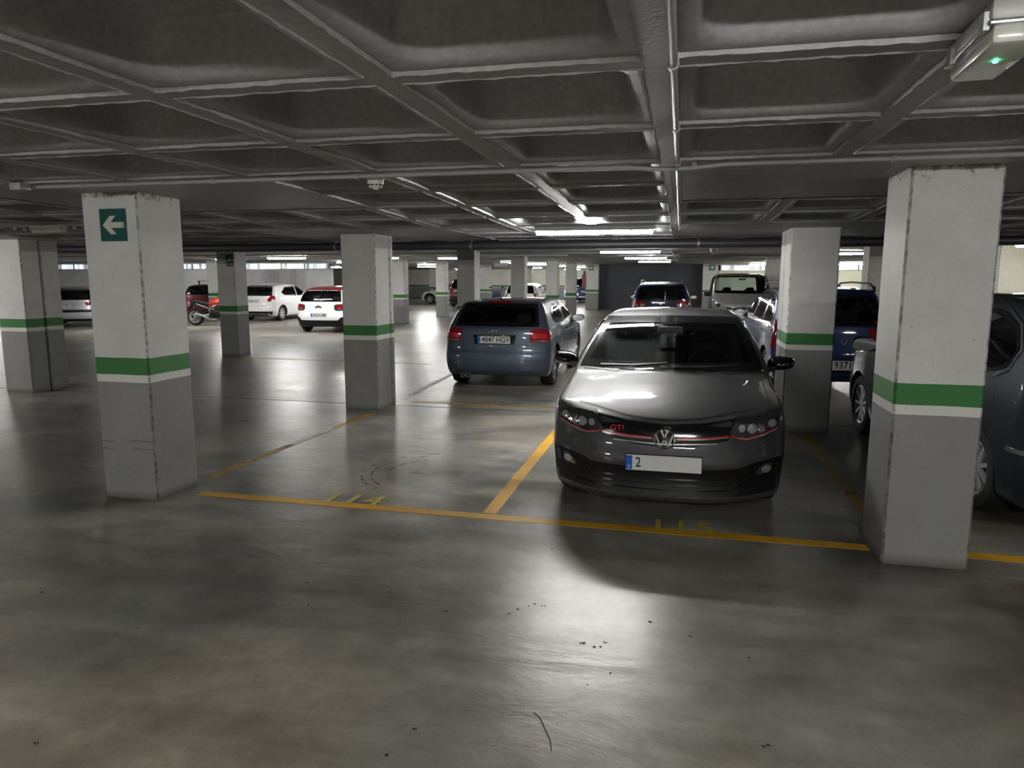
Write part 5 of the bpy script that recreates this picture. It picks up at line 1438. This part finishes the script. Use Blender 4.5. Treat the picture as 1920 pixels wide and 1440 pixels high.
B, r = far_car('white_red_roof_hatchback', 'white hatchback with a red roof seen from behind left of the middle column', (-11.3, 22.85), R(2), 3.99, 1.75, 1.47, 'p_white',
    lights=[('tail_light', 'R', smooth_poly([(.50, .90), (.86, .92), (.86, .72), (.58, .70), (.50, .76)], 1, .18), 'lampdark', dict(off=.010, res=.05, sub=[
        ('brake_lens', smooth_poly([(.56, .88), (.84, .89), (.84, .75), (.62, .73), (.56, .78)], 1, .18), 'redlens', dict(off=.014, res=.06, th=.001)), ('reverse_lens', rect(.60, .745, .70, .775), 'clearlens', dict(off=.017, res=.06, th=.001))]))],
    extra=[('lower_bumper', 'R', [(-.86, .50), (-.72, .50), (-.62, .40), (.62, .40), (.72, .50), (.86, .50), (.84, .20), (-.84, .20)], 'black', dict(mirror=False, off=.008, res=.08)),
           ('red_roof', 'T', rect(-.60, -1.60, .60, .35), 'p_red', dict(mirror=False, off=.012, res=.08)), ('spoiler', 'R', band([(-.60, 1.43), (0, 1.445), (.60, 1.43)], [(-.62, 1.37), (.62, 1.37)]), 'p_red', dict(mirror=False, off=.03, res=.08, th=.03)),
           ('wheel_cladding', 'S', band([(-1.28 + .43*math.cos(a), .32 + .43*math.sin(a)) for a in np.linspace(.1, PI-.1, 12)], [(-1.28 + .37*math.cos(a), .32 + .37*math.sin(a)) for a in np.linspace(.1, PI-.1, 12)]), 'black', dict(off=.008, res=.06))],
    plate_=('R', .56, '2622 LGM', .0), spokes=6, Rw=.32)
mb = MB(); ey = fy(B, 0, .85, 'R') - .01
bars(mb, (-.02, ey, .83), .10, [[(-1, -.05), (0, .35), (1, -.05)], [(-1, -.5), (0, -.1), (1, -.5)]], .2, .006); mb.build('badge_chevrons', M['chrome'], r)
MB().tube([(-.0, -.95, 1.46), (-.02, -1.2, 1.68)], .004, 6).build('antenna', M['black'], r)
# dark family car seen from behind beyond the dark grey hatchback
B, r = far_car('dark_blue_family_car', 'dark blue family car seen from behind under the row of lamps', (-.60, 23.9), 0.0, 4.35, 1.80, 1.64, 'p_ink', 'mpv',
    lights=[('tail_light', 'R', smooth_poly([(.38, .98), (.56, 1.07), (.88, 1.06), (.89, .84), (.58, .84)], 1, .15), 'redlensb', dict(off=.008, res=.05, sub=[('reverse_lens', [(.44, .97), (.60, .99), (.60, .89), (.54, .88)], 'clearlens', dict(off=.011, res=.06, th=.001)), ('reverse_lens', [(.66, .97), (.80, .97), (.80, .90), (.66, .90)], 'clearlens', dict(off=.011, res=.06, th=.001))]))],
    plate_=('R', .70, '', 0), mirm='black', mirz=1.12)
for s in (1, -1): MB().tube([(s*.60, -1.8, 1.60), (s*.60, -1.6, 1.67), (s*.60, .2, 1.68), (s*.60, .4, 1.62)], .016, 8).build('roof_rail', M['chrome'], r)
MB().tube([(0, -1.3, 1.63), (0, -1.4, 1.85)], .005, 6).build('antenna', M['black'], r)
mb = MB(); yy = fy(B, .1, 1.12, 'R'); mb.tube([(.12, yy - .02, 1.06), (.13, fy(B, .12, 1.3, 'R') - .02, 1.34)], .008, 6); mb.build('rear_wiper', M['satin'], r)
yy = fy(B, 0, .98, 'R'); MB().ball((0, yy - .01, .98), (.09, .01, .05)).build('badge', M['chrome'], r)
# silver van facing the camera
B, r = far_car('silver_van', 'silver van facing the camera to the right of the dark wall', (1.80, 24.3), PI, 4.38, 1.84, 1.90, 'p_vansilver', 'van',
    lights=[('headlight', 'F', smooth_poly([(.52, .90), (.62, 1.02), (.88, 1.10), (.90, .92), (.80, .84), (.56, .84)], 1, .15), 'clearlens', dict(off=.008, res=.05, sub=[('projector', oval(.72, .94, .06, .05), 'lampdark', dict(off=.012, res=.04, th=.001))]))],
    extra=[('grille', 'F', rect(-.5, .82, .5, .90), 'black', dict(mirror=False, off=.006, res=.06, sub=[('chrome_line', rect(-.52, .868, .52, .882), 'chrome', dict(off=.010, res=.06, th=.001))])),
           ('lower_grille', 'F', rect(-.6, .35, .6, .52), 'black', dict(mirror=False, off=.006, res=.08)), ('bumper', 'F', rect(-.85, .56, .85, .74), 'p_white', dict(mirror=False, off=.003, res=.08))],
    plate_=('F', .60, '', 0), mirm='black', mirz=1.24, glass='glassc')
MB().tube([(0, .7, 1.88), (0, .6, 2.08)], .005, 6).build('antenna', M['black'], r)
mb = MB(); ey = fy(B, .36, .87) + .012
bars(mb, (.0, fy(B, 0, .93) + .01, .93), .10, [[(-1, -.05), (0, .35), (1, -.05)], [(-1, -.5), (0, -.1), (1, -.5)]], .2, .006); mb.build('badge_chevrons', M['chrome'], r)
# silver compact seen from its side, far left of centre
B, r = far_car('pale_silver_compact', 'pale silver compact seen from the side, its front wheel showing between columns', (-15.75, 47.6), R(90), 3.7, 1.68, 1.42, 'p_cream',
    lights=[('headlight', 'F', oval(.62, .74, .12, .11), 'clearlens', dict(off=.008, res=.05))],
    extra=[('wheel_cladding', 'L', band([(1.03 + .43*math.cos(a), .31 + .43*math.sin(a)) for a in np.linspace(.05, PI-.05, 14)], [(1.03 + .36*math.cos(a), .31 + .36*math.sin(a)) for a in np.linspace(.05, PI-.05, 14)]), 'black', dict(off=.008, res=.06)),
           ('sill', 'L', rect(-.8, .2, .62, .3), 'black', dict(off=.006, res=.08))], spokes=5, Rw=.31)
B, r = far_car('dark_red_car', 'dark red tall car seen from behind left of the column by the grey hatchback', (-12.85, 43.6), 0.0, 4.2, 1.78, 1.72, 'p_wine', 'mpv',
    lights=[('tail_light', 'R', rect(.70, .95, .88, 1.25), 'redlens', dict(off=.006, res=.07))],
    extra=[('bumper', 'R', rect(-.86, .22, .86, .62), 'black', dict(mirror=False, off=.006, res=.09)), ('bumper_strip', 'R', rect(-.8, .70, .8, .76), 'satin', dict(mirror=False, off=.008, res=.09))], plate_=('R', .98, '', -.30), roofmat='p_red')
B, r = far_car('white_car', 'small white car seen from behind beyond the grey hatchback roof', (-7.45, 35.1), 0.0, 3.8, 1.66, 1.52, 'p_white',
    lights=[('tail_light', 'R', [(.62, 1.02), (.82, 1.02), (.82, .60), (.72, .60)], 'redlensb', dict(off=.006, res=.07))], plate_=('R', .74, '1093 DVC', .1))
B, r = far_car('far_dark_blue_car', 'small dark blue car far away left of the broad column', (-6.9, 54.2), 0.0, 4.2, 1.75, 1.74, 'p_blue', 'mpv',
    lights=[('tail_light', 'R', rect(.66, .95, .86, 1.15), 'redlensb', dict(off=.006, res=.08))], extra=[('bumper_strip', 'R', rect(-.4, .35, .4, .45), 'plate', dict(mirror=False, off=.006, res=.1))], plate_=('R', .78, '', 0))
B, r = far_car('light_blue_car', 'light blue car farthest away, peeking out beside a column', (-8.4, 59.2), 0.0, 4.0, 1.7, 1.5, 'p_lblue', lights=[('tail_light', 'R', rect(.66, .85, .84, 1.0), 'redlens', dict(off=.006, res=.08))], plate_=None)
B, r = far_car('silver_suv', 'silver tall car at the right edge behind the dark people carrier', (8.0, 19.4), 0.0, 4.4, 1.84, 1.72, 'p_silver', 'mpv',
    lights=[('tail_light', 'R', rect(.70, .95, .90, 1.25), 'redlens', dict(off=.006, res=.07))])
for s in (1, -1): MB().tube([(s*.60, -1.8, 1.68), (s*.60, -1.6, 1.75), (s*.60, .2, 1.76), (s*.60, .4, 1.70)], .018, 8).build('roof_rail', M['satin'], r)

# ------------------------------------------------------------------ motorcycle and scooter
M['moto_red'] = paint('paint_orange_red', (.48, .045, .015), .4)
def spoked(mb, c, r, w, n, th=.03):
    for k in range(n):
        a = 2*PI*k/n; ca, sa = math.cos(a), math.sin(a)
        mb.box((c[0] + ca*r*.5, c[1], c[2] + sa*r*.5), (r, w, th), Matrix.Rotation(-a, 3, 'Y'))
def moto():
    """front to +x"""
    r = empty('motorcycle', (-16.72, 23.25, 0), R(8)); tag(r, 'orange-red naked motorcycle parked left of the slim column', 'motorcycle')
    for x, nm in ((-.70, 'rear'), (.72, 'front')):
        w = .17 if nm == 'rear' else .12; Rr = .315
        t = MB().lathe([(-w/2*.9, Rr*.72), (-w/2, Rr*.84), (-w/2*.6, Rr*.96), (0, Rr), (w/2*.6, Rr*.96), (w/2, Rr*.84), (w/2*.9, Rr*.72)], 36, 'Y', closed=True).build('wheel', M['rubber'], r, 40); t.location = (x, 0, Rr)
        mb = MB().lathe([(-w*.40, Rr*.74), (w*.40, Rr*.74), (w*.40, Rr*.68), (-w*.40, Rr*.68)], 36, 'Y', closed=True); spoked(mb, (0, 0, 0), Rr*.7, .03, 5); mb.lathe([(-.06, .04), (.06, .04)], 16, 'Y')
        mb.build('rim', M['alloy'], t, 40)
        MB().lathe([(.035, .13), (.041, .13), (.041, .06), (.035, .06)], 24, 'Y', closed=True).build('brake_disc', M['steel'], t, 40)
    mb = MB(); 
    for s in (1, -1): mb.tube([(-.70, s*.11, .315), (-.35, s*.12, .37), (-.08, s*.10, .42)], [.022, .03, .035], 8)
    mb.build('swing_arm', M['satin'], r, 50)
    mb = MB()
    for s in (1, -1):
        mb.tube([(-.08, s*.11, .40), (-.12, s*.13, .62), (.05, s*.13, .70), (.42, s*.06, .88)], .028, 8); mb.tube([(-.12, s*.12, .62), (-.62, s*.09, .80)], .018, 8)
    mb.build('frame', M['satin'], r, 50)
    mb = MB(); mb.cbox((.12, 0, .42), (.46, .30, .30), .05); mb.cbox((.22, 0, .60), (.28, .26, .18), .04, Matrix.Rotation(R(-25), 3, 'Y'))
    for s in (1, -1): mb.lathe([(-.03, .09), (.03, .09), (.035, .07)], 20, 'Y', (.0, s*.16, .40)); mb.lathe([(-.02, .07), (.02, .07)], 20, 'Y', (.22, s*.16, .42))
    mb.build('engine', M['black'], r, 40)
    # tank
    V = []; F = []; secs = [(-.20, .08, .70, .80), (-.10, .13, .66, .90), (.06, .16, .66, .99), (.25, .17, .68, 1.02), (.38, .15, .72, 1.01), (.46, .10, .78, .95), (.49, .04, .84, .90)]
    n = 16
    for (x, hw, z0, z1) in secs:
        for k in range(n):
            a = 2*PI*k/n; V.append((x, hw*math.cos(a), (z0+z1)/2 + (z1-z0)/2*math.sin(a)))
    for i in range(len(secs)-1):
        for k in range(n): F.append((i*n+k, i*n+(k+1) % n, (i+1)*n+(k+1) % n, (i+1)*n+k))
    F.append(tuple(range(n))); F.append(tuple(range((len(secs)-1)*n, len(secs)*n)))
    MB().add(V, F).build('fuel_tank', M['moto_red'], r, 60)
    mb = MB(); mb.prism([(-.10, .78), (.02, .86), (-.04, .80)], -.1, .1); mb.cbox((-.28, 0, .80), (.42, .26, .09), .04, Matrix.Rotation(R(6), 3, 'Y')); mb.cbox((-.58, 0, .86), (.30, .20, .08), .035, Matrix.Rotation(R(12), 3, 'Y'))
    mb.build('saddle', M['seat'], r, 50)
    mb = MB(); mb.prism([(-.36, .76), (-.82, .90), (-.86, .86), (-.60, .74), (-.36, .68)], -.10, .10); mb.build('tail_fairing', M['p_ink'], r, 40)
    MB().cbox((-.85, 0, .86), (.03, .14, .05), .01).build('tail_light', M['redlens'], r, 40)
    mb = MB(); mb.prism([(-.80, .80), (-1.0, .55), (-.97, .54), (-.76, .78)], -.07, .07); mb.build('rear_fender', M['black'], r)
    MB().tube([(.15, -.12, .22), (-.15, -.14, .25), (-.30, -.16, .34), (-.62, -.20, .44)], [.025, .03, .05, .055], 12).build('exhaust', M['steel'], r, 50)
    mb = MB()
    for s in (1, -1): mb.tube([(.72, s*.09, .315), (.50, s*.09, .98)], .024, 8)
    mb.tube([(.50, -.12, .95), (.50, .12, .95)], .02, 8); mb.build('front_fork', M['satin'], r, 50)
    mb = MB(); mb.tube([(.36, -.36, 1.04), (.44, -.2, 1.06), (.46, 0, 1.05), (.44, .2, 1.06), (.36, .36, 1.04)], .013, 8); mb.tube([(.36, -.38, 1.04), (.39, -.26, 1.05)], .02, 8); mb.tube([(.36, .38, 1.04), (.39, .26, 1.05)], .02, 8)
    hb = mb.build('handlebar', M['black'], r, 50)
    for s in (1, -1):
        mb = MB(); mb.tube([(.42, s*.24, 1.06), (.44, s*.34, 1.20)], .007, 6); mb.ball((.43, s*.38, 1.23), (.04, .16, .09)); mb.build('mirror', M['black'], r, 50)
    MB().ball((.62, 0, .93), (.18, .18, .18)).build('headlamp', M['clearlens'], r, 50)
    MB().tube([(-.0, .14, .25), (-.08, .26, .015)], .011, 6).build('side_stand', M['steel'], r)
    mb = MB(); mb.tube([(.62, 0, .655), (.75, 0, .65), (.90, 0, .60)], .05, 8); mb.build('front_fender', M['p_ink'], r, 50)
moto()
def scooter():
    r = empty('motor_scooter', (-9.9, 38.2, 0), R(-70)); tag(r, 'dark blue motor scooter parked far off left of the white car', 'scooter')
    for x in (-.6, .62):
        t = MB().lathe([(-.06, .15), (-.065, .2), (0, .25), (.065, .2), (.06, .15)], 24, 'Y', closed=True).build('wheel', M['rubber'], r, 40); t.location = (x, 0, .25)
        MB().lathe([(-.05, .16), (.05, .16), (.05, .01), (-.05, .01)], 20, 'Y', closed=True).build('rim', M['alloy'], t, 40)
    mb = MB(); mb.prism([(-.85, .75), (-.2, .70), (-.15, .35), (-.5, .30), (-.80, .5)], -.17, .17); mb.prism([(-.2, .30), (.35, .28), (.35, .34), (-.2, .36)], -.16, .16)
    mb.prism([(.30, .30), (.42, .30), (.62, .80), (.60, 1.0), (.46, 1.0), (.50, .80)], -.20, .20); mb.build('bodywork', M['p_blue'], r, 30)
    MB().cbox((-.45, 0, .79), (.66, .26, .10), .04).build('saddle', M['seat'], r, 50)
    mb = MB(); mb.tube([(.52, -.30, 1.08), (.5, 0, 1.05), (.52, .30, 1.08)], .016, 8); mb.ball((.52, -.32, 1.25), (.03, .14, .09)); mb.ball((.52, .32, 1.25), (.03, .14, .09)); mb.tube([(.5, -.28, 1.08), (.52, -.32, 1.22)], .006, 6); mb.tube([(.5, .28, 1.08), (.52, .32, 1.22)], .006, 6)
    mb.build('handlebar', M['black'], r, 50)
    MB().tube([(.62, 0, .25), (.50, 0, .95)], .025, 8).build('fork', M['satin'], r)
scooter()
# ------------------------------------------------------------------ camera, world, view
cam = bpy.data.cameras.new('camera'); co = bpy.data.objects.new('camera', cam); COL.objects.link(co)
cam.sensor_width = 36; cam.lens = 36*1344.27/1920; cam.clip_start = .05; cam.clip_end = 200
pit, roll, yaw = 0.146255664, -0.00111875, 0.230728457
Rm = Matrix.Rotation(yaw, 4, 'Z') @ Matrix.Rotation(PI/2 - pit, 4, 'X') @ Matrix.Rotation(-roll, 4, 'Z')
co.matrix_world = Matrix.Translation((0, 0, 1.728)) @ Rm
SC.camera = co
w = bpy.data.worlds.new('world'); SC.world = w; w.use_nodes = True
w.node_tree.nodes['Background'].inputs[0].default_value = (.6, .7, .9, 1); w.node_tree.nodes['Background'].inputs[1].default_value = .0
vs = SC.view_settings; vs.view_transform = 'Standard'; vs.look = 'None'; vs.exposure = 1.95; vs.gamma = 1; vs.use_curve_mapping = False
SC.cycles.max_bounces = 8; SC.cycles.diffuse_bounces = 4; SC.cycles.glossy_bounces = 4; SC.cycles.transparent_max_bounces = 12; SC.cycles.transmission_bounces = 4
SC.cycles.use_denoising = True
SC.cycles.sample_clamp_indirect = 6
SC.cycles.caustics_reflective = False; SC.cycles.caustics_refractive = False
